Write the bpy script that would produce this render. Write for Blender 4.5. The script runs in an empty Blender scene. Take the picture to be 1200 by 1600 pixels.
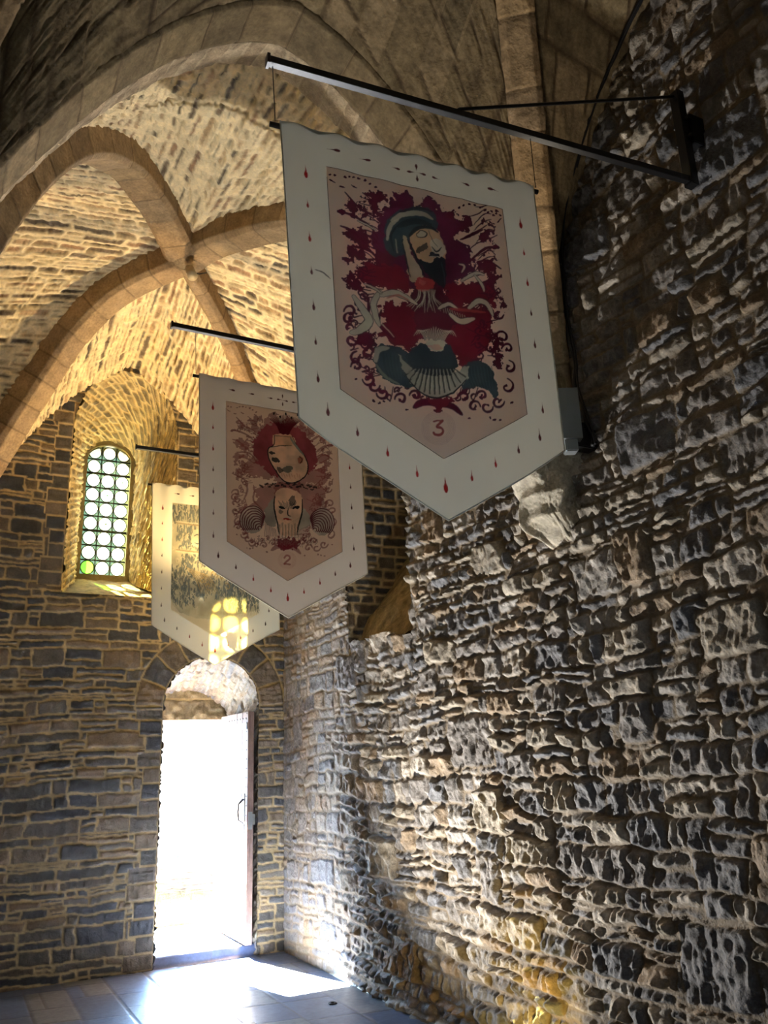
import bpy, bmesh, math, random
import numpy as np
from mathutils import Vector, Matrix
random.seed(7)
SC = bpy.context.scene
COL = SC.collection
PI = math.pi

# ------------------------------------------------------------------ camera
cam_d = bpy.data.cameras.new('camera'); cam = bpy.data.objects.new('camera', cam_d); COL.objects.link(cam)
cam_d.sensor_fit = 'VERTICAL'; cam_d.sensor_height = 36; cam_d.lens = 1277.73/1600*36
cam_d.clip_start = .05; cam_d.clip_end = 200
_r = Vector((0.888787, -0.456871, -0.036422)); _d = Vector((0.102071, 0.274785, -0.956073)); _f = Vector((0.446810, 0.846027, 0.290858))
cam.matrix_world = Matrix(((_r.x, -_d.x, -_f.x, 0), (_r.y, -_d.y, -_f.y, 0), (_r.z, -_d.z, -_f.z, 1.6), (0, 0, 0, 1)))
SC.camera = cam
# ------------------------------------------------------------------ view, sky, sun
SC.view_settings.view_transform = 'Standard'; SC.view_settings.look = 'None'
SC.view_settings.gamma = 1; SC.view_settings.exposure = 0.2; SC.view_settings.use_curve_mapping = False
SC.cycles.max_bounces = 7; SC.cycles.diffuse_bounces = 5; SC.cycles.sample_clamp_indirect = 12
SC.cycles.use_denoising = True
W = bpy.data.worlds.new('sky'); SC.world = W; W.use_nodes = True
bg = W.node_tree.nodes['Background']; bg.inputs[0].default_value = (.38, .64, 1.0, 1); bg.inputs[1].default_value = 56.0
sun_d = bpy.data.lights.new('sun', 'SUN'); sun_d.energy = 1500; sun_d.angle = .01; sun_d.color = (1, .95, .86)
sun = bpy.data.objects.new('sun', sun_d); COL.objects.link(sun)
_s = Vector((.28, -.93, -.76)).normalized(); sun.rotation_euler = _s.to_track_quat('-Z', 'Y').to_euler(); sun.location = (0, 12, 9)

def portal(name, loc, size, d):
    l = bpy.data.lights.new(name, 'AREA'); l.shape = 'RECTANGLE'; l.size = size[0]; l.size_y = size[1]
    l.cycles.is_portal = True
    o = bpy.data.objects.new(name, l); COL.objects.link(o); o.location = loc
    o.rotation_euler = Vector(d).to_track_quat('-Z', 'Y').to_euler()
portal('door_daylight', (2.0, 8.85, 1.1), (1.1, 2.1), (0, -1, 0))
portal('rear_daylight', (.9, -1.7, 2.3), (.30, .6), (0, 1, 0))
portal('window_daylight', (1.28, 9.05, 4.3), (.6, 1.7), (0, -1, 0))

def spot(name, loc, to, energy, col, cone, blend=.6, rad=.03):
    l = bpy.data.lights.new(name, 'SPOT'); l.energy = energy; l.color = col; l.spot_size = math.radians(cone); l.spot_blend = blend
    l.shadow_soft_size = rad
    o = bpy.data.objects.new(name, l); COL.objects.link(o); o.location = loc
    o.rotation_euler = (Vector(to)-Vector(loc)).to_track_quat('-Z', 'Y').to_euler()
    return o
WARM = (1, .72, .36)

# ------------------------------------------------------------------ numpy noise and masonry
def hsh(*a):
    h = np.zeros(np.broadcast(*a).shape, np.int64)+374761393
    for k, x in enumerate(a):
        h = (h ^ (np.asarray(x, np.int64)*[668265263, 2147483647, 1274126177, 982451653][k % 4])) & 0xffffffff
        h = (h*2246822519) & 0xffffffff; h ^= h >> 15
        h = (h*3266489917) & 0xffffffff; h ^= h >> 13
    return (h & 0xffffff)/float(0x1000000)
def vn(x, y, s=0):
    xi = np.floor(x); yi = np.floor(y); fx = x-xi; fy = y-yi
    fx = fx*fx*(3-2*fx); fy = fy*fy*(3-2*fy); xi = xi.astype(np.int64); yi = yi.astype(np.int64)
    a = hsh(xi, yi, s); b = hsh(xi+1, yi, s); c = hsh(xi, yi+1, s); d = hsh(xi+1, yi+1, s)
    return (a+(b-a)*fx)*(1-fy)+(c+(d-c)*fx)*fy-.5
def fbm(x, y, s=0, o=3):
    r = 0; a = 1.
    for k in range(o): r = r+a*vn(x*2**k+k*17.3, y*2**k+k*9.1, s+k); a *= .5
    return r
def ridge(x, y, s=0): return 1-2*np.abs(vn(x, y, s))*2

def masonry(u, v, seed, rh=(.05, .13), rw=(.12, .4), wob=.02, split=.25, bigs=0, joint=.012, round_=True):
    """rubble courses: stone id, distance to the joint, local coordinates"""
    uu = u+wob*.8*fbm(u*7, v*7, seed+1, 2)+wob*.5*vn(u*22, v*22, seed+2)
    vv = v+wob*2.6*vn(u*.9, v*1.3, seed+3)+wob*.9*fbm(u*5, v*6, seed+4, 2)+wob*.3*vn(u*25, v*25, seed+5)
    rng = np.random.RandomState(seed)
    v0, v1 = vv.min()-.3, vv.max()+.3; hs = []
    t = v0
    while t < v1: t += rh[0]+(rh[1]-rh[0])*rng.rand()**1.3; hs.append(t)
    rows = np.array([v0]+hs); r = np.clip(np.searchsorted(rows, vv)-1, 0, len(rows)-2)
    lo = rows[r]; hi = rows[r+1]
    L = np.empty_like(uu); H = np.empty_like(uu); cid = np.zeros(uu.shape, np.int64)
    u0, u1 = uu.min()-.6, uu.max()+.6
    for k in range(len(rows)-1):
        m = r == k
        if not m.any(): continue
        n = int((u1-u0)/rw[0])+3
        w = rw[0]+(rw[1]-rw[0])*rng.rand(n)**1.6
        e = u0-.3*rng.rand()+np.cumsum(w)
        e = np.concatenate([[u0-1], e])
        q = uu[m]+(vv[m]-lo[m])*0.0
        i = np.clip(np.searchsorted(e, q)-1, 0, len(e)-2)
        sl = (hsh(i, np.full_like(i, k), seed+8)-.5)*.35
        L[m] = e[i]; H[m] = e[i+1]; cid[m] = i
    sp = hsh(cid, r, seed+6) < split*np.clip((hi-lo)/rh[1]*1.4, 0, 1.5)
    mid = lo+(hi-lo)*(.35+.3*hsh(cid, r, seed+7))
    top = (vv > mid) & sp
    lo2 = np.where(top, mid, lo); hi2 = np.where(sp & ~top, mid, hi)
    sub = np.where(sp, np.where(top, 2, 1), 0)
    dx = np.maximum(np.minimum(uu-L, H-uu), 0); dy = np.maximum(np.minimum(vv-lo2, hi2-vv), 0)
    d = ((dx+1e-5)**-2.5+(dy+1e-5)**-2.5)**(-1/2.5)
    sid = hsh(cid*3+sub, r, seed+9)
    lu = (uu-L)/np.maximum(H-L, 1e-4)-.5; lv = (vv-lo2)/np.maximum(hi2-lo2, 1e-4)-.5
    for k in range(bigs):
        cx = u.min()+(u.max()-u.min())*rng.rand(); cy = v.min()+(v.max()-v.min())*rng.rand()
        w = .09+.16*rng.rand(); h = .06+.1*rng.rand()
        qx = w-np.abs(uu-cx); qy = h-np.abs(vv-cy)
        ins = (qx > 0) & (qy > 0)
        di = ((np.maximum(qx, 0)+1e-5)**-3+(np.maximum(qy, 0)+1e-5)**-3)**(-1/3)
        do = np.sqrt(np.minimum(qx, 0)**2+np.minimum(qy, 0)**2)
        d = np.where(ins, di, np.minimum(d, do)); sid = np.where(ins, rng.rand(), sid)
        lu = np.where(ins, (uu-cx)/w/2, lu); lv = np.where(ins, (vv-cy)/h/2, lv)
    d = d+.5*joint*fbm(u*30, v*30, seed+11, 2)
    mor = 1-np.clip((d-joint*.55)/(joint*.7), 0, 1)
    return sid, d, mor, lu, lv

def relief(u, v, L, seed, proud=.02, vary=.02, tilt=.02, chip=.006, edge=.02):
    sid, d, mor, lu, lv = L
    k = np.clip((d-.004)/edge, 0, 1); k = k*k*(3-2*k)
    r2 = hsh((sid*1e6).astype(np.int64), seed); r3 = hsh((sid*1e6).astype(np.int64), seed+1)
    h = k*(proud+vary*(sid*2-1)+tilt*((r2-.5)*2*lu+(r3-.5)*2*lv))
    h = h+k*chip*(1.6*fbm(u*16+sid*50, v*16, seed+2, 3)+.8*ridge(u*26+sid*31, v*14, seed+3))
    return h+(1-k)*.004*fbm(u*25, v*25, seed+4, 2)

def grid(name, P, mat, mask=None, attrs=None, parent=None, struct=True, smooth=True, flip=False):
    n, m = P.shape[:2]
    i = np.arange(n*m).reshape(n, m)
    q = np.stack([i[:-1, :-1], i[1:, :-1], i[1:, 1:], i[:-1, 1:]], -1)
    if flip: q = q[..., ::-1]
    q = q[mask] if mask is not None else q.reshape(-1, 4)
    V = P.reshape(-1, 3)
    if mask is not None:
        used = np.zeros(len(V), bool); used[q.ravel()] = True
        re = np.cumsum(used)-1; q = re[q]; V = V[used]
    else: used = slice(None)
    me = bpy.data.meshes.new(name)
    me.vertices.add(len(V)); me.vertices.foreach_set('co', V.astype(np.float32).ravel())
    me.loops.add(q.size); me.loops.foreach_set('vertex_index', q.astype(np.int32).ravel())
    me.polygons.add(len(q)); me.polygons.foreach_set('loop_start', np.arange(0, q.size, 4, dtype=np.int32))
    try: me.polygons.foreach_set('loop_total', np.full(len(q), 4, np.int32))
    except Exception: pass
    me.update(calc_edges=True); me.validate()
    me.polygons.foreach_set('use_smooth', np.full(len(me.polygons), smooth))
    for k, a in (attrs or {}).items():
        if a.ndim == 2:
            at = me.attributes.new(k, 'FLOAT', 'POINT'); at.data.foreach_set('value', a.reshape(-1)[used].astype(np.float32))
        else:
            c = np.concatenate([a.reshape(-1, 3)[used], np.ones((len(V), 1))], 1)
            at = me.attributes.new(k, 'FLOAT_COLOR', 'POINT'); at.data.foreach_set('color', c.astype(np.float32).ravel())
    me.materials.append(mat)
    o = bpy.data.objects.new(name, me); COL.objects.link(o)
    if parent: o.parent = parent
    elif struct: o['kind'] = 'structure'
    return o

def normals(P):
    a = np.gradient(P, axis=0); b = np.gradient(P, axis=1); n = np.cross(a, b)
    return n/np.maximum(np.linalg.norm(n, axis=2, keepdims=True), 1e-9)
def arclen(P, axis):
    d = np.linalg.norm(np.diff(P, axis=axis), axis=2)
    s = np.cumsum(d, axis=axis)
    z = np.zeros_like(np.take(s, [0], axis)); return np.concatenate([z, s], axis)

# ------------------------------------------------------------------ materials
def S(r, g, b):  # sRGB 0-255 to linear
    return tuple(((c/255+.055)/1.055)**2.4 if c > 10 else c/255/12.92 for c in (r, g, b))
def base(name, rough=.8, metal=0, spec=.3):
    m = bpy.data.materials.new(name); m.use_nodes = True; nt = m.node_tree; b = nt.nodes['Principled BSDF']
    b.inputs['Roughness'].default_value = rough; b.inputs['Metallic'].default_value = metal
    b.inputs['Specular IOR Level'].default_value = spec
    return m, nt, b
def nd(nt, t, **k):
    n = nt.nodes.new(t)
    for a, v in k.items(): setattr(n, a, v)
    return n
def noise(nt, scale, detail=4, vec=None, rough=.55):
    n = nd(nt, 'ShaderNodeTexNoise'); n.inputs['Scale'].default_value = scale; n.inputs['Detail'].default_value = detail; n.inputs['Roughness'].default_value = rough
    if vec: nt.links.new(vec, n.inputs['Vector'])
    return n
def ramp(nt, fac, stops, interp='LINEAR'):
    r = nd(nt, 'ShaderNodeValToRGB'); r.color_ramp.interpolation = interp
    e = r.color_ramp.elements
    while len(e) < len(stops): e.new(.5)
    for x, (p, c) in zip(e, stops): x.position = p; x.color = (*c, 1)
    nt.links.new(fac, r.inputs[0]); return r
def mixc(nt, a, b, fac, mode='MIX'):
    m = nd(nt, 'ShaderNodeMix', data_type='RGBA', blend_type=mode)
    for s, v in ((m.inputs[0], fac), (m.inputs[6], a), (m.inputs[7], b)):
        if hasattr(v, 'node'): nt.links.new(v, s)
        elif isinstance(v, (int, float)): s.default_value = v
        else: s.default_value = (*v, 1)
    return m.outputs[2]
def bump(nt, b, h, dist=.01, strength=.5):
    n = nd(nt, 'ShaderNodeBump'); n.inputs['Distance'].default_value = dist; n.inputs['Strength'].default_value = strength
    nt.links.new(h, n.inputs['Height']); nt.links.new(n.outputs[0], b.inputs['Normal'])
def stone_mat(name, cols, mortar, rough=.75, fine=60, bstr=.6, spec=.35, blotch=.5, mortvar=.25):
    m, nt, b = base(name, rough, 0, spec)
    tc = nd(nt, 'ShaderNodeTexCoord'); V = tc.outputs['Object']
    a = nd(nt, 'ShaderNodeAttribute', attribute_name='sid'); mo = nd(nt, 'ShaderNodeAttribute', attribute_name='mor')
    st = ramp(nt, a.outputs['Fac'], [(i/len(cols), S(*c)) for i, c in enumerate(cols)], 'CONSTANT')
    n1 = noise(nt, 9, 5, V); n2 = noise(nt, fine, 5, V, .65)
    f1 = ramp(nt, n1.outputs[0], [(.3, (1-blotch,)*3), (.7, (1+blotch*.7,)*3)])
    c = mixc(nt, st.outputs[0], f1.outputs[0], 1.0, 'MULTIPLY')
    f2 = ramp(nt, n2.outputs[0], [(.3, (.72,)*3), (.7, (1.25,)*3)])
    c = mixc(nt, c, f2.outputs[0], 1.0, 'MULTIPLY')
    mv = ramp(nt, n1.outputs[0], [(.3, tuple(x*(1-mortvar) for x in S(*mortar))), (.7, tuple(x*(1+mortvar) for x in S(*mortar)))])
    mm = mixc(nt, mv.outputs[0], f2.outputs[0], .5, 'MULTIPLY')
    c = mixc(nt, c, mm, mo.outputs['Fac'])
    nt.links.new(c, b.inputs['Base Color'])
    bump(nt, b, n2.outputs[0], .012, bstr)
    return m
M = {}
M['right'] = stone_mat('rough_grey_stone', [(116, 110, 104), (144, 138, 130), (104, 102, 102), (166, 156, 142), (124, 118, 112), (136, 118, 96), (106, 106, 108), (150, 140, 124)], (114, 100, 80), .7, 55, .9, .4)
M['far'] = stone_mat('dark_slate_stone', [(62, 60, 56), (80, 74, 66), (54, 55, 58), (98, 86, 70), (68, 65, 61), (84, 78, 69), (58, 58, 58), (106, 90, 70)], (170, 150, 112), .75, 70, .5)
M['vault'] = stone_mat('pale_vault_rubble', [(160, 136, 102), (120, 102, 80), (178, 150, 112), (94, 84, 70), (156, 124, 94), (184, 154, 116), (116, 100, 80)], (232, 212, 168), .85, 60, .5, .2)
M['ashlar'] = stone_mat('ashlar_stone', [(160, 134, 98), (150, 126, 94), (166, 140, 106), (142, 120, 92), (156, 128, 92)], (112, 92, 66), .85, 50, .5, .2, .3)
M['band'] = stone_mat('crumbling_lit_arch_edge', [(172, 152, 124), (160, 142, 116), (182, 164, 136)], (190, 172, 142), .9, 70, .9, .2)  # crumbling edge; the light falling on it is put into the paler colour
M['reveal'] = stone_mat('window_reveal_stone', [(150, 132, 96), (120, 106, 78), (136, 120, 90), (104, 92, 70), (160, 140, 100)], (212, 190, 140), .85, 60, .5, .2)
M['nearashlar'] = stone_mat('shaded_vault_ashlar', [(124, 108, 80), (116, 100, 74), (132, 114, 86), (108, 94, 70)], (74, 60, 42), .85, 40, .5, .2, .35)  # ashlar darkened: the near bay's shade is put into the colour
M['flag'] = stone_mat('slate_flagstone', [(82, 96, 124), (92, 104, 128), (88, 106, 140), (118, 122, 128)], (84, 82, 80), .36, 24, .12, 1.0, .2)
M['ochre'] = stone_mat('ochre_rock', [(138, 120, 86), (146, 128, 94)], (110, 94, 66), .85, 30, .8, .2)
M['pale'] = stone_mat('pale_limestone', [(190, 180, 160), (180, 170, 150)], (150, 140, 120), .8, 60, .8, .2)
M['ext'] = stone_mat('outdoor_stone', [(58, 54, 52), (74, 60, 46), (44, 50, 62), (66, 62, 58)], (104, 98, 88), .9, 30, .5, .2)
def simple(name, col, rough=.6, metal=0, spec=.4, nscale=20, nv=.15, bs=.1):
    m, nt, b = base(name, rough, metal, spec)
    tc = nd(nt, 'ShaderNodeTexCoord'); n = noise(nt, nscale, 4, tc.outputs['Object'])
    c = S(*col); r = ramp(nt, n.outputs[0], [(.3, tuple(x*(1-nv) for x in c)), (.7, tuple(x*(1+nv) for x in c))])
    nt.links.new(r.outputs[0], b.inputs['Base Color']); bump(nt, b, n.outputs[0], .004, bs)
    return m
M['iron'] = simple('black_painted_iron', (18, 18, 20), .35, .3, .5, 60)
M['cable'] = simple('black_cable_rubber', (14, 14, 15), .5)
M['grey'] = simple('grey_lamp_metal', (128, 132, 132), .3, .3, .5, 8, .1)
M['wood'] = simple('weathered_door_wood', (104, 84, 76), .6, 0, .3, 14, .25)
M['nail'] = simple('door_iron', (60, 60, 64), .45, .7)
M['wframe'] = simple('stone_window_frame', (118, 108, 82), .8, 0, .2, 30)
M['lead'] = simple('lead_came', (52, 60, 50), .5, .4)
M['white'] = simple('white_wire', (200, 190, 165), .6)
M['cream'] = simple('cream_lamp_housing', (176, 156, 120), .5)
M['grass'] = simple('grass_green', (70, 96, 34), .9)
M['gravel'] = simple('pale_gravel', (226, 222, 212), .95, 0, .1, 40, .2)
def emis(name, col, e):
    m = bpy.data.materials.new(name); m.use_nodes = True; nt = m.node_tree; nt.nodes.clear()
    o = nd(nt, 'ShaderNodeOutputMaterial'); x = nd(nt, 'ShaderNodeEmission'); x.inputs[0].default_value = (*col, 1); x.inputs[1].default_value = e
    nt.links.new(x.outputs[0], o.inputs[0]); return m
M['bulb'] = emis('lit_warm_bulb', (1, .8, .45), 60)
def glassm(name, col, mixv, tcol):
    m = bpy.data.materials.new(name); m.use_nodes = True; nt = m.node_tree; nt.nodes.clear()
    o = nd(nt, 'ShaderNodeOutputMaterial'); t = nd(nt, 'ShaderNodeBsdfTransparent'); t.inputs[0].default_value = (*col, 1)
    g = nd(nt, 'ShaderNodeBsdfTranslucent'); g.inputs[0].default_value = (*tcol, 1)
    k = nd(nt, 'ShaderNodeMixShader'); k.inputs[0].default_value = mixv
    nt.links.new(t.outputs[0], k.inputs[1]); nt.links.new(g.outputs[0], k.inputs[2])
    gl = nd(nt, 'ShaderNodeBsdfGlossy'); gl.inputs['Roughness'].default_value = .1
    k2 = nd(nt, 'ShaderNodeMixShader'); k2.inputs[0].default_value = .06
    nt.links.new(k.outputs[0], k2.inputs[1]); nt.links.new(gl.outputs[0], k2.inputs[2]); nt.links.new(k2.outputs[0], o.inputs[0])
    return m
M['glass'] = glassm('pale_yellow_bullseye_glass', (.24, .20, .055), .6, (.09, .09, .07))
M['filler'] = glassm('olive_tinted_glass', (.016, .019, .008), .3, (.0012, .0014, .0006))
M['green'] = glassm('green_glass', (.03, .12, .004), .6, (.012, .05, .001))
def clothm(name, transl, attr='col', through=0):
    m = bpy.data.materials.new(name); m.use_nodes = True; nt = m.node_tree; b = nt.nodes['Principled BSDF']
    b.inputs['Roughness'].default_value = .9; b.inputs['Specular IOR Level'].default_value = .08
    a = nd(nt, 'ShaderNodeAttribute', attribute_name=attr); nt.links.new(a.outputs['Color'], b.inputs['Base Color'])
    t = nd(nt, 'ShaderNodeBsdfTranslucent'); nt.links.new(a.outputs['Color'], t.inputs[0])
    k = nd(nt, 'ShaderNodeMixShader'); k.inputs[0].default_value = transl
    nt.links.new(b.outputs[0], k.inputs[1]); nt.links.new(t.outputs[0], k.inputs[2])
    out = k.outputs[0]
    if through:
        tr = nd(nt, 'ShaderNodeBsdfTransparent'); k2 = nd(nt, 'ShaderNodeMixShader'); k2.inputs[0].default_value = through
        nt.links.new(out, k2.inputs[1]); nt.links.new(tr.outputs[0], k2.inputs[2]); out = k2.outputs[0]
    nt.links.new(out, nt.nodes['Material Output'].inputs[0])
    tc = nd(nt, 'ShaderNodeTexCoord'); n = noise(nt, 400, 2, tc.outputs['Object']); bump(nt, b, n.outputs[0], .001, .3)
    return m
M['cloth'] = clothm('canvas_cloth', .32); M['cloth1'] = clothm('thin_canvas_cloth', .5, 'col', .07)

# ------------------------------------------------------------------ small mesh helpers
def obj(name, bm, mat, parent=None, smooth=False):
    me = bpy.data.meshes.new(name); bm.to_mesh(me); bm.free(); me.materials.append(mat)
    for p in me.polygons: p.use_smooth = smooth
    o = bpy.data.objects.new(name, me); COL.objects.link(o)
    if parent:
        o.parent = parent; o.matrix_parent_inverse = Matrix.Translation(-Vector(parent.location))
    return o
def box(bm, lo, hi, bev=0):
    r = bmesh.ops.create_cube(bm, size=1)
    for v in r['verts']: v.co = Vector([lo[i]+(v.co[i]+.5)*(hi[i]-lo[i]) for i in range(3)])
    if bev: bmesh.ops.bevel(bm, geom=list({e for v in r['verts'] for e in v.link_edges}), offset=bev, segments=2, affect='EDGES')
def tube(bm, pts, r, seg=10, cap=True):
    pts = [Vector(p) for p in pts]; rings = []
    rr = r if isinstance(r, (list, tuple)) else [r]*len(pts)
    up = None
    for i, p in enumerate(pts):
        t = (pts[min(i+1, len(pts)-1)]-pts[max(i-1, 0)]).normalized()
        if up is None: up = t.orthogonal().normalized()
        up = (up-t*up.dot(t)).normalized(); s = t.cross(up)
        rings.append([bm.verts.new(p+(up*math.cos(2*PI*k/seg)+s*math.sin(2*PI*k/seg))*rr[i]) for k in range(seg)])
    for a, b in zip(rings, rings[1:]):
        for k in range(seg): bm.faces.new((a[k], a[(k+1) % seg], b[(k+1) % seg], b[k]))
    if cap: bm.faces.new(rings[0][::-1]); bm.faces.new(rings[-1])
def cyl(bm, a, b, r, seg=16, r2=None): tube(bm, [a, b], [r, r if r2 is None else r2], seg)
def ball(bm, c, r, sc=(1, 1, 1)):
    q = bmesh.ops.create_icosphere(bm, subdivisions=2, radius=r)
    for v in q['verts']: v.co = Vector(c)+Vector([v.co[i]*sc[i] for i in range(3)])
def beam(bm, a, b, w, h, bev=.002):
    a, b = Vector(a), Vector(b); t = (b-a).normalized(); s = t.cross(Vector((0, 0, 1)))
    if s.length < .01: s = Vector((1, 0, 0))
    s.normalize(); n = s.cross(t); vs = []
    for p in (a, b): vs.append([bm.verts.new(p+s*x*w/2+n*y*h/2) for x, y in ((-1, -1), (1, -1), (1, 1), (-1, 1))])
    fs = [bm.faces.new(vs[0][::-1]), bm.faces.new(vs[1])]
    for k in range(4): fs.append(bm.faces.new((vs[0][k], vs[0][(k+1) % 4], vs[1][(k+1) % 4], vs[1][k])))
    if bev: bmesh.ops.bevel(bm, geom=list({e for f in fs for e in f.edges}), offset=bev, segments=1, affect='EDGES')
def thing(name, label, cat, loc, group=None):
    o = bpy.data.objects.new(name, None); COL.objects.link(o); o.location = loc; o['label'] = label; o['category'] = cat
    if group: o['group'] = group
    o.empty_display_size = .1
    return o
def tag(o, label, cat, group=None, kind=None):
    o['label'] = label; o['category'] = cat
    if group: o['group'] = group
    if kind: o['kind'] = kind
    if 'kind' in o and not kind: del o['kind']
    return o

# ================================================================== THE ROOM
XR, XL, YF, YN = 2.88, -.40, 7.70, -1.20
XC, HW = 1.26, 1.63
def interp(xs, ys):
    xs = np.array(xs, float); ys = np.array(ys, float); h = np.diff(xs); dl = np.diff(ys)/h
    m = np.zeros(len(xs)); m[0] = dl[0]; m[-1] = dl[-1]
    for i in range(1, len(xs)-1): m[i] = 0 if dl[i-1]*dl[i] <= 0 else 2*dl[i-1]*dl[i]/(dl[i-1]+dl[i])
    def f(x):
        x = np.clip(x, xs[0], xs[-1]); i = np.clip(np.searchsorted(xs, x)-1, 0, len(h)-1); t = (x-xs[i])/h[i]
        return (2*t**3-3*t*t+1)*ys[i]+(t**3-2*t*t+t)*h[i]*m[i]+(3*t*t-2*t**3)*ys[i+1]+(t**3-t*t)*h[i]*m[i+1]
    return f
BOSS = np.array([1.37, 6.0, 5.72]); BOSS2 = np.array([1.20, 1.35, 5.95])
prof = {'NL': interp([0, .18, .33, .47, .56, .67, .75, .9, 1], [5.72, 5.80, 5.75, 5.55, 5.34, 4.95, 4.55, 3.6, 2.9]),
        'NR': interp([0, .1, .21, .37, .55, .75, .9, 1], [5.72, 5.75, 5.71, 5.6, 5.25, 4.6, 3.8, 3.1]),
        'FR': interp([0, .31, .6, .85, 1], [5.72, 5.5, 5.1, 4.4, 3.4]),
        'FL': interp([0, .22, .38, .53, .69, .85, 1], [5.72, 5.58, 5.30, 4.80, 4.20, 3.6, 2.9]),
        'B': interp([0, .3, .55, .75, .9, 1], [5.95, 5.82, 5.4, 4.75, 4.0, 3.25])}
YT = 3.40
def zT(x): u = np.abs(x-XC)/HW; return 5.47-2.2*(.8*u*u+.2*u)
def rib_pt(key, A, B, t, z=None):
    return np.stack([A[0]+(B[0]-A[0])*t, A[1]+(B[1]-A[1])*t, prof[key](t)], -1)
C_NL, C_NR, C_FL, C_FR = (XL, YT), (XR, YT), (XL, YF), (XR, YF)

# ---- right wall
st = .0085
def wall_relief_right(Y, Z):
    L = masonry(Y, Z, 21, (.06, .18), (.08, .34), .034, .40, 90, .011)
    h1 = relief(Y, Z, L, 31, .022, .018, .035, .016, .018)
    sid, d, mor, lu, lv = L
    # vertical cleavage: split slabs standing proud of each other
    k = np.clip((d-.006)/.014, 0, 1)
    cleav = np.floor(vn(Y*26+sid*90, Z*5, 77)*5)/5
    h1 = h1+k*.022*cleav+k*.010*ridge(Y*30+Z*8+sid*60, Z*9, 79)
    amp = np.clip((6.75-Y)/.7, .28, 1.0)*np.clip(.62+.5*(1-np.clip((3.4-Y)/1.5, 0, 1)), 0, 1.05)
    near = np.clip((6.9-Y)/.6, 0, 1)
    return L, h1*amp+.05*fbm(Y*.9, Z*.9, 91, 2)*near+.018*fbm(Y*4, Z*4, 95, 2)*near
ys = np.concatenate([np.arange(YN, 1.3, .05), np.arange(1.3, YF+st, st)]); zs = np.arange(-.03, 5.0, st)
zs = np.concatenate([zs, np.arange(5.0, 6.4, .02)])
Y, Z = np.meshgrid(ys, zs, indexing='ij')
L, h = wall_relief_right(Y, Z)
P = np.stack([XR-h+.005, Y, Z], -1)
yc = (Y[:-1, :-1]+Y[1:, 1:])/2; zc = (Z[:-1, :-1]+Z[1:, 1:])/2
NY0, NY1, NZ0, NZ1 = 5.06, 6.14, 2.47, 4.35
nbound = NZ0+.05*fbm(yc*5, zc*0, 5)
keep = ~((yc > NY0+.012*fbm(zc*14, zc*0, 8)) & (yc < NY1+.008*fbm(zc*14, zc*0+3, 8)) & (zc > nbound+.08*(yc-5.1)) & (zc < NZ1))
grid('wall_right', P, M['right'], keep, {'sid': L[0], 'mor': L[2]})
# ---- niche in the right wall
def slab(name, A, B, C, D, mat, lay, rel, res=.012, seed=1, struct=True, vec=None, parent=None, flip=False):
    """bilinear patch A-B (u), A-D (v) with masonry displaced along its normal"""
    A, B, C, D = [np.array(p, float) for p in (A, B, C, D)]
    n = max(2, int(max(np.linalg.norm(B-A), np.linalg.norm(C-D))/res)+1); m = max(2, int(max(np.linalg.norm(D-A), np.linalg.norm(C-B))/res)+1)
    s, t = np.meshgrid(np.linspace(0, 1, n), np.linspace(0, 1, m), indexing='ij'); s = s[..., None]; t = t[..., None]
    P = (A*(1-s)+B*s)*(1-t)+(D*(1-s)+C*s)*t
    u, v = arclen(P, 0), arclen(P, 1)
    L = masonry(u, v, seed, **lay); h = relief(u, v, L, seed+50, **rel)
    P = P+normals(P)*(h[..., None])*(-1 if flip else 1)
    return grid(name, P, mat, None, {'sid': L[0], 'mor': L[2]}, parent, struct, flip=flip)
FL_ = dict(rh=(.06, .13), rw=(.12, .34), wob=.012, split=.15, joint=.012)
RL_ = dict(proud=.006, vary=.004, tilt=.004, chip=.004, edge=.012)
slab('trim_1', (2.87, NY1+.01, 2.40), (3.6, NY1+.01, 2.40), (3.6, NY1+.01, 4.4), (2.87, NY1+.01, 4.4), M['far'], FL_, RL_, seed=61)
slab('trim_2', (3.6, NY0, 2.40), (2.87, NY0, 2.40), (2.87, NY0, 4.4), (3.6, NY0, 4.4), M['right'], FL_, RL_, .03, seed=62)
slab('trim_3', (3.55, NY1, 2.40), (3.55, NY0, 2.40), (3.55, NY0, 4.4), (3.55, NY1, 4.4), M['far'], FL_, RL_, .03, seed=63)
slab('trim_4', (2.87, NY0, NZ1), (2.87, NY1, NZ1), (3.6, NY1, NZ1), (3.6, NY0, NZ1), M['far'], FL_, RL_, .03, seed=64)
# sloping rough rock sill inside the niche
s, t = np.meshgrid(np.linspace(0, 1, 90), np.linspace(0, 1, 90), indexing='ij')
sx = 2.90+.66*t; sy = NY0-.02+(NY1-NY0+.04)*s
szz = 2.44+1.0*t**.8+.10*fbm(s*3, t*4, 12, 4)+.05*ridge(s*5+t*3, t*2, 15)*t-.10*(s-.5)
tt = np.zeros_like(s)
grid('trim_5', np.stack([sx, sy, szz], -1), M['ochre'], None, {'sid': tt, 'mor': (vn(s*6+t*4, t*3, 3) > .36)*1.})

# ---- far wall
DC, DR, DSP = 2.175, .455, 2.15          # door embrasure centre, half width, springing
xs = np.arange(XL, XR+.03, .0095); zs = np.arange(-.03, 5.95, .0095)
X, Z = np.meshgrid(xs, zs, indexing='ij')
L = masonry(X, Z, 41, (.045, .165), (.09, .50), .030, .38, 16, .011)
sid, d, mor, lu, lv = L
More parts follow.
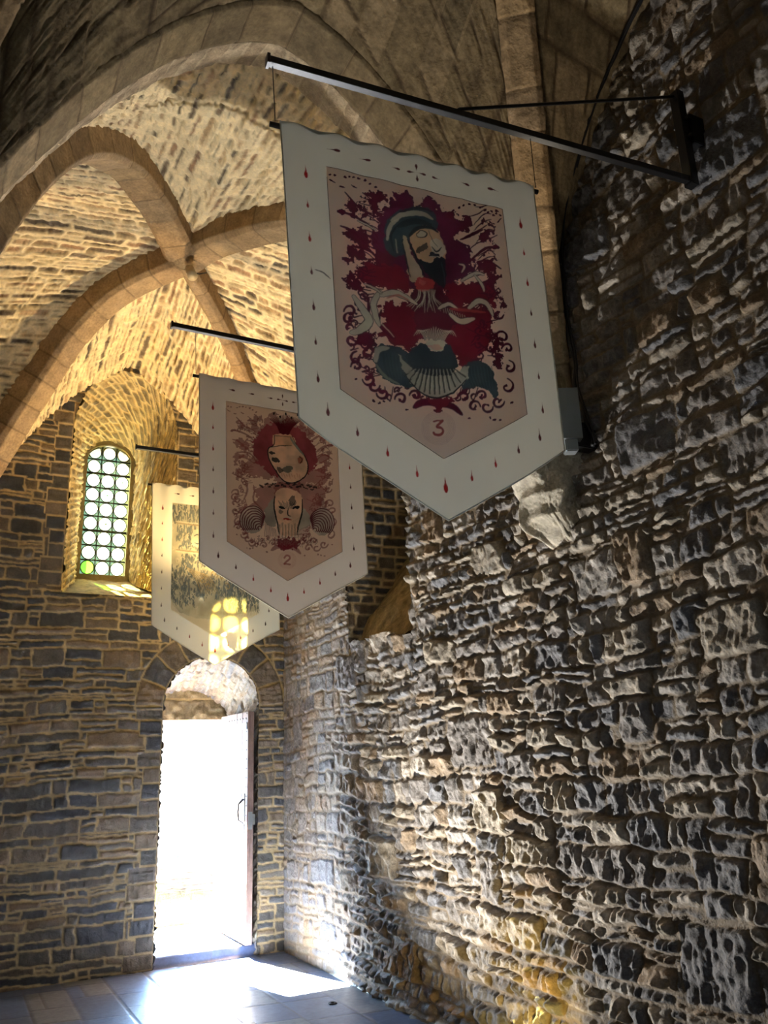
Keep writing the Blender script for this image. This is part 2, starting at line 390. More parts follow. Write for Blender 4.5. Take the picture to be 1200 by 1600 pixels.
# voussoirs over the door
rx, rz = X-DC, Z-DSP; rad = np.sqrt(rx*rx+rz*rz); ang = np.arctan2(rz, rx)
RO = DR+.25
ring = (rad < RO) & (rz > -.04)
NV = 9; aa = ang/PI*NV+.08*vn(rad*9, ang*3, 5); ai = np.floor(aa); fa = (aa-ai)*PI/NV*rad
da = np.minimum(fa, PI/NV*rad-fa); drd = np.minimum(rad-DR, RO-rad)
dv = np.maximum(np.minimum(da, drd), 0); dv = np.minimum(dv, np.maximum(rz+.04, 0))
d = np.where(ring, dv, np.minimum(d, np.where(rz > -.04, np.maximum(rad-RO, 0), 9)))
sid = np.where(ring, np.where((ai == NV-1) | (ai == 0), .92, .35+.4*hsh(ai.astype(np.int64), 3)), sid)
# dressed quoins at the door jamb and at the window embrasure edges
def quoins(xa, xb, z0, z1, hq, seed):
    global d, sid
    ri = np.floor((Z-z0)/hq+.25*vn(X*2, Z*.0, seed)).astype(np.int64); fz = (Z-z0)/hq-ri
    w = (xb-xa)*(.55+.45*hsh(ri, seed))
    if xb < xa: w = -(xa-xb)*(.55+.45*hsh(ri, seed))
    e = xa+w; lo_, hi_ = np.minimum(xa, e), np.maximum(xa, e)
    m = (X > lo_) & (X < hi_) & (Z > z0) & (Z < z1)
    q = np.minimum(np.minimum(X-lo_, hi_-X), np.minimum(fz, 1-fz)*hq)
    d = np.where(m, q, d); sid = np.where(m, hsh(ri, seed+4)*.5, sid)
quoins(DC-DR, DC-DR-.26, 0, DSP-.04, .135, 3)
quoins(1.76, 1.96, 3.2, 4.85, .125, 6)
quoins(.77, .56, 3.2, 5.0, .13, 9)
d = d+.006*fbm(X*30, Z*30, 44, 2); mor = 1-np.clip((d-.0055)/.006, 0, 1)
L = (sid, d, mor, lu, lv)
h = relief(X, Z, L, 51, .006, .006, .006, .004, .012)+.02*fbm(X*.8, Z*.8, 55, 2)
P = np.stack([X, YF-h+.004, Z], -1)
xc = (X[:-1, :-1]+X[1:, 1:])/2; zc = (Z[:-1, :-1]+Z[1:, 1:])/2
hole_d = (np.abs(xc-DC) < DR) & ((zc < DSP) | ((xc-DC)**2+(zc-DSP)**2 < DR**2))
WX0, WX1, WZ0, WSP, WTOP = .77, 1.76, 3.14, 4.72, 5.42
WCX = (WX0+WX1)/2; WHW = (WX1-WX0)/2
hole_w = (np.abs(xc-WCX) < WHW) & (zc > WZ0) & (zc < WSP+(WTOP-WSP)*np.sqrt(np.clip(1-((xc-WCX)/WHW)**2, 0, 1)))
L = (L[0], L[1], L[2])
grid('wall_far', P, M['far'], ~(hole_d | hole_w), {'sid': L[0], 'mor': L[2]}, flip=True)

# ---- door embrasure (loft of the arched outline from the inner face to the door plane)
def arch_outline(cx, hw, z0, zsp, ztop, n=60, m=30):
    a = np.linspace(0, PI, n)
    left = [(cx-hw, z) for z in np.linspace(z0, zsp, m)[:-1]]
    top = [(cx-hw*math.cos(x), zsp+(ztop-zsp)*math.sin(x)) for x in a]
    right = [(cx+hw, z) for z in np.linspace(zsp, z0, m)[1:]]
    return np.array(left+top+right)
def loft(name, O1, y1, O2, y2, mat, lay, rel, seed, k=50, swap=False):
    t = np.linspace(0, 1, k)[None, :, None]
    P1 = np.stack([O1[:, 0], np.full(len(O1), y1), O1[:, 1]], -1)[:, None]; P2 = np.stack([O2[:, 0], np.full(len(O2), y2), O2[:, 1]], -1)[:, None]
    P = P1*(1-t)+P2*t; u, v = arclen(P, 0), arclen(P, 1)
    L = masonry(v, u, seed, **lay) if not swap else masonry(u, v, seed, **lay)
    h = relief(u, v, L, seed+9, **rel)
    # collar behind the wall face closes the gap round the opening
    c1 = O1.mean(0); Ob = c1+(O1-c1)*1.22; Oi = c1+(O1-c1)*.995; C_ = np.stack([np.stack([Ob[:, 0], np.full(len(Ob), y1+.03), Ob[:, 1]], -1), np.stack([Oi[:, 0], np.full(len(Oi), y1+.015), Oi[:, 1]], -1)], 1)
    zz = np.zeros(C_.shape[:2]); grid(name.replace('trim_', 'trim_1'), C_, mat, None, {'sid': zz, 'mor': zz+1})
    N = normals(P); cen = np.array([c1[0], 0, c1[1]]); N = N*np.sign(((cen-P)*N*np.array([1, 0, 1])).sum(-1, keepdims=True))
    return grid(name, P+N*h[..., None], mat, None, {'sid': L[0], 'mor': L[2]})
YD = 8.50
O1 = arch_outline(DC, DR, -.03, DSP, DSP+DR, 80, 150); O2 = arch_outline(2.10, .50, -.03, 1.98, 2.36, 80, 150)
loft('trim_6', O1, YF, O2, YD, M['right'], dict(rh=(.04, .09), rw=(.12, .4), wob=.016, split=.2, joint=.009), dict(proud=.012, vary=.01, tilt=.012, chip=.008, edge=.012), 71, 70)
# tympanum slab and lintel over the opening, outer jambs
DX0, DX1, DZ = 1.62, 2.54, 2.07
slab('trim_7', (1.3, YD, DZ), (2.9, YD, DZ), (2.9, YD, 2.9), (1.3, YD, 2.9), M['reveal'], dict(rh=(.5, .6), rw=(.9, 1.4), wob=.02, split=0, joint=.008), dict(proud=.004, vary=.0, tilt=.01, chip=.012, edge=.02), seed=83)
bm = bmesh.new(); box(bm, (1.2, YD+.02, DZ), (3.0, 8.82, 2.95), .01); o = obj('trim_8', bm, M['ashlar']); o['kind'] = 'structure'
bm = bmesh.new(); box(bm, (1.2, YD+.005, -.1), (DX0, 8.82, DZ+.02), .01); o = obj('trim_9', bm, M['ashlar']); o['kind'] = 'structure'
bm = bmesh.new(); box(bm, (DX1, YD+.005, -.1), (3.0, 8.82, DZ+.02), .01); o = obj('trim_10', bm, M['ashlar']); o['kind'] = 'structure'
# threshold slab inside the embrasure
u_, v_ = np.meshgrid(np.linspace(1.60, 2.70, 120), np.linspace(7.70, 8.84, 110), indexing='ij')
L = masonry(u_, v_, 91, (.35, .5), (.5, .8), .004, 0, 0, .008)
P = np.stack([u_, v_, .085-.085*np.clip((7.735-v_)/.02, 0, 1)+.002*fbm(u_*8, v_*8, 4)], -1)
grid('trim_11', P, M['flag'], None, {'sid': L[0], 'mor': L[2]*.6})

# ---- window embrasure, sill and frame
YW = 8.80
O1 = arch_outline(WCX, WHW, WZ0, WSP, WTOP, 110, 110); O2 = arch_outline(1.275, .27, 3.5, 4.82, 5.06, 110, 110)
loft('trim_12', O1, YF, O2, YW, M['reveal'], dict(rh=(.05, .10), rw=(.10, .26), wob=.016, split=.2, joint=.014), dict(proud=.014, vary=.008, tilt=.01, chip=.006, edge=.014), 101, 100)
s, t = np.meshgrid(np.linspace(0, 1, 90), np.linspace(0, 1, 80), indexing='ij')
x0 = WX0-.03+(1.0-WX0)*t; x1 = WX1+.03-(WX1-1.55)*t
P = np.stack([x0+(x1-x0)*s, YF-.02+(YW-YF+.02)*t, 3.12+.02*fbm(s*6, t*6, 3)+.40*t**1.3], -1)
L = masonry(P[..., 0], P[..., 1], 105, (.3, .5), (.3, .6), .02, 0, 0, .01)
grid('trim_13', P, M['ochre'], None, {'sid': L[0], 'mor': L[2]*.4})

win = thing('window_1', 'arched leaded window', 'window', (1.275, YW, 3.56)); del win['label']; del win['category']; win['kind'] = 'structure'
GX0, GX1, GZ0, GZ1 = 1.045, 1.50, 3.57, 5.02
gw = (GX1-GX0)/3; gh = (GZ1-GZ0)/9; gcx = (GX0+GX1)/2
def win_top(x): return 4.86+.165*math.sqrt(max(0, 1-((x-gcx)/((GX1-GX0)/2+.005))**2))
bm = bmesh.new()  # stone frame ring round the glass
N = 48; inn = []; 
def outl(cx, hw, z0, zsp, rise):
    p = [(cx-hw, z0), (cx-hw, zsp)]
    p += [(cx-hw*math.cos(PI*k/N), zsp+rise*math.sin(PI*k/N)) for k in range(1, N)]
    p += [(cx+hw, zsp), (cx+hw, z0)]; return p
hw_ = (GX1-GX0)/2
ra = outl(gcx, hw_, GZ0, 4.86, .165); rb = outl(gcx, hw_+.075, GZ0-.085, 4.86, .235)
rc = outl(gcx, hw_+.55, GZ0-.7, 4.86, .95)
loops = []
for pts, y in ((ra, YW+.06), (ra, YW-.02), (rb, YW-.04), (rb, YW+.0), (rc, YW+.01), (rc, YW+.25), (ra, YW+.25), (ra, YW+.06)):
    loops.append([bm.verts.new((x, y, z)) for x, z in pts])
for a, b in zip(loops, loops[1:]):
    for k in range(len(a)): bm.faces.new((a[k], a[(k+1) % len(a)], b[(k+1) % len(b)], b[k]))
bmesh.ops.remove_doubles(bm, verts=bm.verts, dist=1e-4)
obj('window_frame', bm, M['wframe'], win)
bmL = bmesh.new(); bmG = bmesh.new(); bmF = bmesh.new(); bmE = bmesh.new()
yg = YW+.03
for i in range(3):
    for j in range(9):
        cx = GX0+gw*(i+.5); cz = GZ0+gh*(j+.5); r = .5*min(gw, gh)*1.0
        tb = bmE if (i == 0 and j == 0) else bmG
        def pt(rr, a): 
            x = cx+rr*math.cos(a)*gw/gh*.97; z = cz+rr*math.sin(a)*.985
            return (x, min(z, win_top(x)-.012))
        io = []
        for k in range(28):
            a_ = 2*PI*k/28+PI/28; ca, sa = math.cos(a_), math.sin(a_); q_ = 1/max(abs(ca), abs(sa))
            xo = cx+gw/2*ca*q_; p_ = pt(r*.93, a_); io.append((bmF.verts.new((p_[0], yg, p_[1])), bmF.verts.new((xo, yg, max(p_[1], min(cz+gh/2*sa*q_, win_top(xo)+.004)) if sa > 0 else cz+gh/2*sa*q_))))
        for k in range(28): bmF.faces.new((io[k][0], io[(k+1) % 28][0], io[(k+1) % 28][1], io[k][1]))
        ring_ = [tb.verts.new((pt(r*.93, 2*PI*k/28)[0], yg-.004, pt(r*.93, 2*PI*k/28)[1])) for k in range(28)]
        mid_ = [tb.verts.new((pt(r*.28, 2*PI*k/28)[0], yg-.010, pt(r*.28, 2*PI*k/28)[1])) for k in range(28)]
        for k in range(28): tb.faces.new((ring_[k], mid_[k], mid_[(k+1) % 28], ring_[(k+1) % 28]))
        tb.faces.new(mid_[::-1])
        if (i, j) in ((1, 5), (1, 3), (2, 6)): ball(bmE, (cx+.006, yg-.012, cz), .011, (1, .4, 1))
        tube(bmL, [(pt(r*.97, 2*PI*k/24)[0], yg-.006, pt(r*.97, 2*PI*k/24)[1]) for k in range(25)], .006, 5, False)
for j in range(1, 9):
    z = GZ0+gh*j; th = .011 if j in (3, 7) else .006
    box(bmL, (GX0, yg-.014, z-th), (GX1, yg+.002, z+th))
for i in (1, 2): box(bmL, (GX0+gw*i-.005, yg-.010, GZ0), (GX0+gw*i+.005, yg+.002, GZ1-.01))
obj('glass_filler', bmF, M['filler'], win); obj('glass_roundels', bmG, M['glass'], win, True); obj('green_glass', bmE, M['green'], win, True); obj('lead_lattice', bmL, M['lead'], win, True)

# ---- left wall, rear wall with an unseen opening added for fill light
LW = dict(rh=(.06, .16), rw=(.12, .4), wob=.02, split=.2, joint=.012)
slab('wall_left', (XL, YF, -.03), (XL, YN, -.03), (XL, YN, 6.4), (XL, YF, 6.4), M['far'], LW, dict(RL_), .05, seed=111)
def rear(a, b, c, d_, k): 
    bm = bmesh.new(); box(bm, a, b); o = obj('wall_rear' if k == 0 else 'wall_rear.%03d' % k, bm, M['right']); o['kind'] = 'structure'
rear((XL-.2, YN-.4, -.1), (.75, YN, 6.6), 0, 0, 0); rear((1.05, YN-.4, -.1), (XR+.3, YN, 6.6), 0, 0, 1)
rear((.75, YN-.4, 2.6), (1.05, YN, 6.6), 0, 0, 2); rear((.75, YN-.4, -.1), (1.05, YN, 2.0), 0, 0, 3)
for k, (a, b) in enumerate((((XR+.06, YN-.3, -.2), (XR+1.0, NY0-.05, 6.6)), ((XR+.06, NY1+.06, -.2), (XR+1.0, 8.8, 6.6)), ((XR+.06, NY0-.1, -.2), (XR+1, NY1+.1, 2.38)), ((XR+.06, NY0-.1, 4.42), (XR+1, NY1+.1, 6.6)), ((3.65, NY0-.1, 2.3), (XR+1, NY1+.1, 4.5)), ((XL-.5, YN-.3, -.2), (XL-.06, 8.8, 6.6)), ((XL-.5, YF+.07, 5.5), (XR+.5, 8.8, 6.6)), ((XL-.3, YF+.06, -.2), (.7, 8.82, 6.6)), ((1.95, YF+.06, 3.0), (3.1, 8.82, 6.6)), ((.6, YF+.06, -.2), (1.58, 8.82, 3.02)), ((2.75, YF+.06, -.2), (3.1, 8.82, 3.1)), ((XL-.5, YN-.5, 6.5), (XR+1, 9, 6.7)))):
    bm = bmesh.new(); box(bm, a, b); o = obj('wall_core' if not k else 'wall_core.%03d' % k, bm, M['ashlar']); o['kind'] = 'structure'

# ---- floor
xs = np.arange(XL, XR+.02, .012); ysf = np.arange(3.5, YF+.03, .012); ysf = np.concatenate([np.arange(YN, 3.5, .06), ysf])
X, Yy = np.meshgrid(xs, ysf, indexing='ij')
L = masonry(Yy+.12*X, X*1.0, 121, (.26, .36), (.38, .8), .003, .1, 0, .006)
k = np.clip((L[1]-.002)/.008, 0, 1)
P = np.stack([X, Yy, -.004*(1-k)+.0015*fbm(X*5, Yy*5, 7)+.002*(L[0]-.5)*k], -1)
grid('floor', P, M['flag'], None, {'sid': L[0], 'mor': L[2]}, flip=False)

# ================================================================== VAULT
def side_arch(y):        # height of the far bay's wall arches along y
    u = np.abs((y-5.75)/np.where(y < 5.75, 2.35, 1.95)); return 5.66-2.3*(.85*u*u+.15*u)
def far_arch(x): u = np.abs(x-XC)/HW; return 5.46-2.3*(.6*u*u+.4*u)
VL = dict(rh=(.035, .085), rw=(.12, .42), wob=.022, split=.15, joint=.017)
VR = dict(proud=-.014, vary=.016, tilt=.014, chip=.012, edge=.014)
def web(name, P, mat, lay, rel, seed, bulge=.0, updir=-1):
    """P: ruled grid, axis 0 across the courses, axis 1 along them"""
    n = P.shape[1]; t = np.linspace(0, 1, n)[None]; P = P.copy(); P[..., 2] += bulge*4*t*(1-t)
    across = arclen(P[:, n//2:n//2+1], 0)*np.ones((1, n)); along = arclen(P, 1)
    along = along-along[:, n//2:n//2+1]
    L = masonry(along, across, seed, **lay); h = relief(along, across, L, seed+20, **rel)
    N = normals(P); N = N*np.where(N[..., 2:3] > 0, -1, 1)
    return grid(name, P+N*h[..., None], mat, None, {'sid': L[0], 'mor': L[2]})
def inv(key_pts):  # helper for monotone lookup
    return interp(*key_pts)
LIFT = .07
def ruled(A, B, n): t = np.linspace(0, 1, n)[None, :, None]; return A[:, None]*(1-t)+B[:, None]*t
# near web (towards the transverse arch): courses run along y
def ribz_x(x, near=True):
    kL, kR = ('NL', 'NR') if near else ('FL', 'FR'); ye = YT if near else YF
    tl = (BOSS[0]-x)/(BOSS[0]-XL); tr = (x-BOSS[0])/(XR-BOSS[0]); t = np.where(x < BOSS[0], tl, tr)
    z = np.where(x < BOSS[0], prof[kL](np.clip(tl, 0, 1)), prof[kR](np.clip(tr, 0, 1)))
    return BOSS[1]+(ye-BOSS[1])*t, z
x = np.linspace(XL, XR, 300)
yr, zr = ribz_x(x); A = np.stack([x, np.full_like(x, 3.60), zT(x)+.13], -1); B = np.stack([x, np.maximum(yr, 3.61), zr+LIFT], -1)
web('ceiling', ruled(A, B, 210), M['vault'], dict(VL, rh=(.04, .10), joint=.027), VR, 201, .02)
yr, zr = ribz_x(x, False); A = np.stack([x, yr, zr+LIFT], -1); B = np.stack([x, np.full_like(x, YF+.02), np.maximum(far_arch(x), 3.0)], -1)
web('ceiling.001', ruled(A, B, 150), M['vault'], VL, VR, 202, .02)
def ribz_y(y, left):
    kN, kF, xe = ('NL', 'FL', XL) if left else ('NR', 'FR', XR)
    tn = (BOSS[1]-y)/(BOSS[1]-YT); tf = (y-BOSS[1])/(YF-BOSS[1]); t = np.where(y < BOSS[1], tn, tf)
    z = np.where(y < BOSS[1], prof[kN](np.clip(tn, 0, 1)), prof[kF](np.clip(tf, 0, 1)))
    return BOSS[0]+(xe-BOSS[0])*t, z
y = np.linspace(YT+.02, YF, 420)
for left, nm, sd in ((True, 'ceiling.002', 203), (False, 'ceiling.003', 204)):
    xr, zr = ribz_y(y, left); A = np.stack([xr, y, zr+LIFT], -1); B = np.stack([np.full_like(y, XL-.02 if left else XR+.02), y, side_arch(y)], -1)
    web(nm, ruled(A, B, 180), M['vault'], dict(VL, rw=(.12, .38)), VR, sd, .02)
# near bay (over the camera): ashlar webs
def nrib(x=None, y=None):
    pass
AL = dict(rh=(.20, .30), rw=(.22, .42), wob=.010, split=0, joint=.010); AR = dict(proud=.004, vary=.004, tilt=.008, chip=.006, edge=.012)
x = np.linspace(XL, XR, 150)
t = np.where(x < BOSS2[0], (BOSS2[0]-x)/(BOSS2[0]-XL), (x-BOSS2[0])/(XR-BOSS2[0]))
yr = BOSS2[1]+(YT-.1-BOSS2[1])*t; zr = prof['B'](t)
A = np.stack([x, np.full_like(x, 3.16), zT(x)+.03], -1); B = np.stack([x, np.minimum(yr, 3.15), zr+.05], -1)
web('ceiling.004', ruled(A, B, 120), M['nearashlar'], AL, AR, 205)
nb = interp([YN, 0, 1.3, 2.24, 2.75, 3.07, 3.2, 3.4], [4.4, 5.6, 5.85, 5.36, 4.92, 4.45, 3.9, 3.2])
y = np.linspace(YN, YT-.08, 220)
t = np.where(y > BOSS2[1], (y-BOSS2[1])/(YT-.1-BOSS2[1]), (BOSS2[1]-y)/(BOSS2[1]-YN)); t = np.clip(t, 0, 1)
for left, nm, sd in ((True, 'ceiling.005', 206), (False, 'ceiling.006', 207)):
    xe = XL if left else XR
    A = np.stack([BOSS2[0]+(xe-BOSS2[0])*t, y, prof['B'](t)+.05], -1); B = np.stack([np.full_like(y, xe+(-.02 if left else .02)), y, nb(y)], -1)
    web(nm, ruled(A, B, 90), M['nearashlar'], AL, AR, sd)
x = np.linspace(XL, XR, 60); t = np.where(x < BOSS2[0], (BOSS2[0]-x)/(BOSS2[0]-XL), (x-BOSS2[0])/(XR-BOSS2[0]))
A = np.stack([x, BOSS2[1]+(YN-BOSS2[1])*t, prof['B'](t)+.05], -1); B = np.stack([x, np.full_like(x, YN-.02), 5.7-2.2*(np.abs(x-XC)/HW)**1.6], -1)
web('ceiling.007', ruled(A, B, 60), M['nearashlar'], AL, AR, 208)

# ---- ribs
def rib(name, path, sec, mat, seed, vous=.3, S_=None, rough=.006, res=.012):
    """sweep section (s, n) offsets along the path; s is horizontal across, n points up/out of the room"""
    path = np.array(path, float); seg = np.linalg.norm(np.diff(path, axis=0), axis=1); al = np.concatenate([[0], np.cumsum(seg)])
    n = int(al[-1]/res)+2; q = np.linspace(0, al[-1], n); p = np.stack([np.interp(q, al, path[:, k]) for k in range(3)], -1)
    # smooth the resampled path
    T = np.gradient(p, axis=0); T /= np.linalg.norm(T, axis=1, keepdims=True)
    d_ = path[-1, :2]-path[0, :2]; d_ = d_/np.linalg.norm(d_)
    Sv = np.array([-d_[1], d_[0], 0.]) if S_ is None else np.array(S_, float)
    Nn = np.cross(T, Sv); Nn = Nn*np.where(Nn[:, 2:3] < 0, -1, 1)
    ss = [];
    for (a, b) in zip(sec, sec[1:]):
        k = max(2, int(math.dist(a, b)/res)+1)
        ss += [(a[0]+(b[0]-a[0])*j/k, a[1]+(b[1]-a[1])*j/k) for j in range(k)]
    ss.append(sec[-1]); ss = np.array(ss)
    P = p[:, None]+Sv*ss[None, :, 0:1]+Nn[:, None]*ss[None, :, 1:2]
    sl = arclen(np.stack([ss[:, 0], ss[:, 1], ss[:, 0]*0], -1)[None], 1)*np.ones((n, 1)); ql = q[:, None]*np.ones((1, len(ss)))
    rng = np.random.RandomState(seed); ed = np.cumsum(vous*(.7+.6*rng.rand(int(al[-1]/vous*2)+4)))-vous
    qq = ql+.01*vn(ql*4, sl*9, seed); i = np.clip(np.searchsorted(ed, qq)-1, 0, len(ed)-2)
    dd = np.minimum(np.abs(qq-ed[i]), np.abs(ed[i+1]-qq)); mor = 1-np.clip((dd-.003)/.005, 0, 1)
    Np = normals(P); c = p.mean(0)
    h = -.006*mor+rough*fbm(ql*14, sl*14, seed+2, 3)
    # orient normals away from the section's core
    core = p[:, None]+Nn[:, None]*.12+Sv*ss[:, 0].mean(); sg = np.sign(((P-core)*Np).sum(-1, keepdims=True))
    return grid(name, P+Np*sg*h[..., None], mat, None, {'sid': hsh(i, seed), 'mor': mor})
def sec_rib(w, dp, ch=.03): return [(-w/2, dp), (-w/2, ch), (-w/2+ch, 0), (w/2-ch, 0), (w/2, ch), (w/2, dp)]
tt = np.linspace(0, 1, 60)
for k, (key, c) in enumerate((('NL', C_NL), ('NR', C_NR), ('FL', C_FL), ('FR', C_FR))):
    w = {'NL': .27, 'NR': .27, 'FL': .24, 'FR': .14}[key]
    pth = rib_pt(key, BOSS, c, tt); pth[:, 2] -= .12
    rib('trim_%d' % (20+k), pth, sec_rib(w, .24, .035), M['ashlar'], 301+k, .26)
x = np.linspace(XL, XR, 90)
rib('trim_24', np.stack([x, np.full_like(x, YT), zT(x)], -1), [(-.25, .14), (-.24, .02), (-.22, 0), (.02, 0), (.05, .015), (.055, .2)], M['nearashlar'], 311, .30, S_=(0, 1, 0))
rib('trim_29', np.stack([x, np.full_like(x, YT), zT(x)], -1), [(.03, .10), (.045, .018), (.05, .012), (.29, .08), (.30, .26)], M['band'], 314, .12, S_=(0, 1, 0), rough=.016)
pth = rib_pt('B', BOSS2, (XR-.03, YT-.12), tt); pth[:, 2] -= .07
rib('trim_25', pth, sec_rib(.19, .2, .03), M['ashlar'], 312, .30)
pth = rib_pt('B', BOSS2, (XL, YT-.12), tt); pth[:, 2] -= .02
rib('trim_26', pth, sec_rib(.12, .2, .03), M['ashlar'], 313, .30)
# boss stone where the far bay's ribs meet
bm = bmesh.new(); bz = 5.63
prev = None
for r_, z_ in ((.0, bz-.035), (.09, bz-.035), (.13, bz-.0), (.13, bz+.16)):
    ring_ = [bm.verts.new((BOSS[0]+max(r_, .001)*math.cos(2*PI*k/24), BOSS[1]+max(r_, .001)*math.sin(2*PI*k/24), z_)) for k in range(24)]
    if prev:
        for k in range(24): bm.faces.new((prev[k], prev[(k+1) % 24], ring_[(k+1) % 24], ring_[k]))
    prev = ring_
bmesh.ops.subdivide_edges(bm, edges=bm.edges, cuts=2)
for v in bm.verts: v.co += Vector((random.uniform(-1, 1), random.uniform(-1, 1), random.uniform(-1, 1)))*.004
o = obj('trim_27', bm, M['ashlar'], None, True); o['kind'] = 'structure'
# broken corbel block under the springing of the arches on the right wall
n, m = 110, 90
a = np.linspace(0, 1, n)[:, None]*np.ones((1, m)); t = np.ones((n, 1))*np.linspace(0, 1, m)[None]
zz = 3.42-.68*t; dep = np.interp(t, [0, .3, .42, .85, 1], [.20, .20, .27, .20, .03]); hy = np.interp(t, [0, .4, .85, 1], [.17, .19, .15, .1]); cy = 3.36+.02*t
ex = np.sign(np.cos(a*PI))*np.abs(np.cos(a*PI))**.45; ey = np.abs(np.sin(a*PI))**.45
P = np.stack([XR+.03-dep*ey, cy-hy*ex, zz-.03*ey*t], -1)
P = P+normals(P)*(.05*fbm(a*7, t*6, 5, 4)+.035*ridge(a*4, t*5, 9)+.02*np.floor(vn(a*9, t*9, 11)*4)/4)[..., None]
grid('trim_28', P, M['pale'], None, {'sid': a*.4, 'mor': a*0})

# ================================================================== DOOR
door = thing('door_1', '', '', (2.52, YD-.02, .1)); del door['label']; del door['category']; door['kind'] = 'structure'
bm = bmesh.new()
LX0, LX1, LY0, LY1, LZ0, LZ1 = 2.492, 2.55, 7.60, 8.47, .105, 2.09
pw = (LY1-LY0-.0)/5
for k in range(5): box(bm, (LX0, LY0+pw*k+.002, LZ0), (LX0+.03, LY0+pw*(k+1)-.002, LZ1), .003)
box(bm, (LX0+.028, LY0, LZ0), (LX1, LY1, LZ1), .004)
obj('door_leaf', bm, M['wood'], door)
bm = bmesh.new()
for z in (LZ1-.06, LZ1-.14, .35):
    for k in range(9): ball(bm, (LX0-.001, LY0+.06+k*.09, z), .009, (.6, 1, 1))
for k in range(24): ball(bm, (LX0-.001, LY0+.035, LZ0+.08+k*.082), .008, (.6, 1, 1))
obj('door_studs', bm, M['nail'], door, True)
bm = bmesh.new(); box(bm, (LX0-.008, LY0+.02, LZ1-.16), (LX0+.001, LY1-.05, LZ1-.10), .002); obj('hinge_strap', bm, M['nail'], door)
bm = bmesh.new(); box(bm, (LX0-.006, LY0+.07, 1.02), (LX0+.001, LY0+.13, 1.36), .002)
tube(bm, [(LX0-.005, LY0+.10, 1.10), (LX0-.05, LY0+.10, 1.13), (LX0-.055, LY0+.10, 1.2), (LX0-.05, LY0+.10, 1.27), (LX0-.005, LY0+.10, 1.31)], .009, 8)
obj('door_handle', bm, M['nail'], door)
bm = bmesh.new(); box(bm, (LX0+.01, LY0-.006, 1.05), (LX1-.01, LY0+.001, 1.2), .001); box(bm, (LX1-.012, LY0-.016, 1.09), (LX1+.012, LY0-.004, 1.18), .003)
obj('lock_plate', bm, M['grey'], door)

# ================================================================== BANNERS
DIRV = {}
BW, SH, TP, SWAY = 1.07, 1.175, 1.475, .045
def bot(a): return SH+(TP-SH)*(1-abs(a-BW/2)/(BW/2))
def cloth_pos(a, b, x0, y0, ang, ztop, seed, off=0):
    t = np.clip(b/TP, 0, 1)
    fold = .006*np.sin(a*38+3*vn(a*3, b*1.2, seed))*np.exp(-b*5)+.018*vn(a*2.3+seed, b*1.3, seed)*t+.006*vn(a*9, b*2.5, seed+2)*t
    curl = .02*t*(np.abs(a-BW/2)/(BW/2))**6
    q = np.clip(b/SH, 0, 1.3); sw, le, re_ = {3: (.042, .014, .042), 5: (.03, 0, 0), 7: (.02, .02, -.01)}[seed]
    u = a+sw*q+le*q*np.clip(1-a/BW, 0, 1)**7-re_*q*(a/BW)**7
    return np.stack([x0+u*math.cos(ang)+(fold+off)*math.sin(ang), y0+u*math.sin(ang)-(fold+curl+off), ztop-b+0*a], -1)

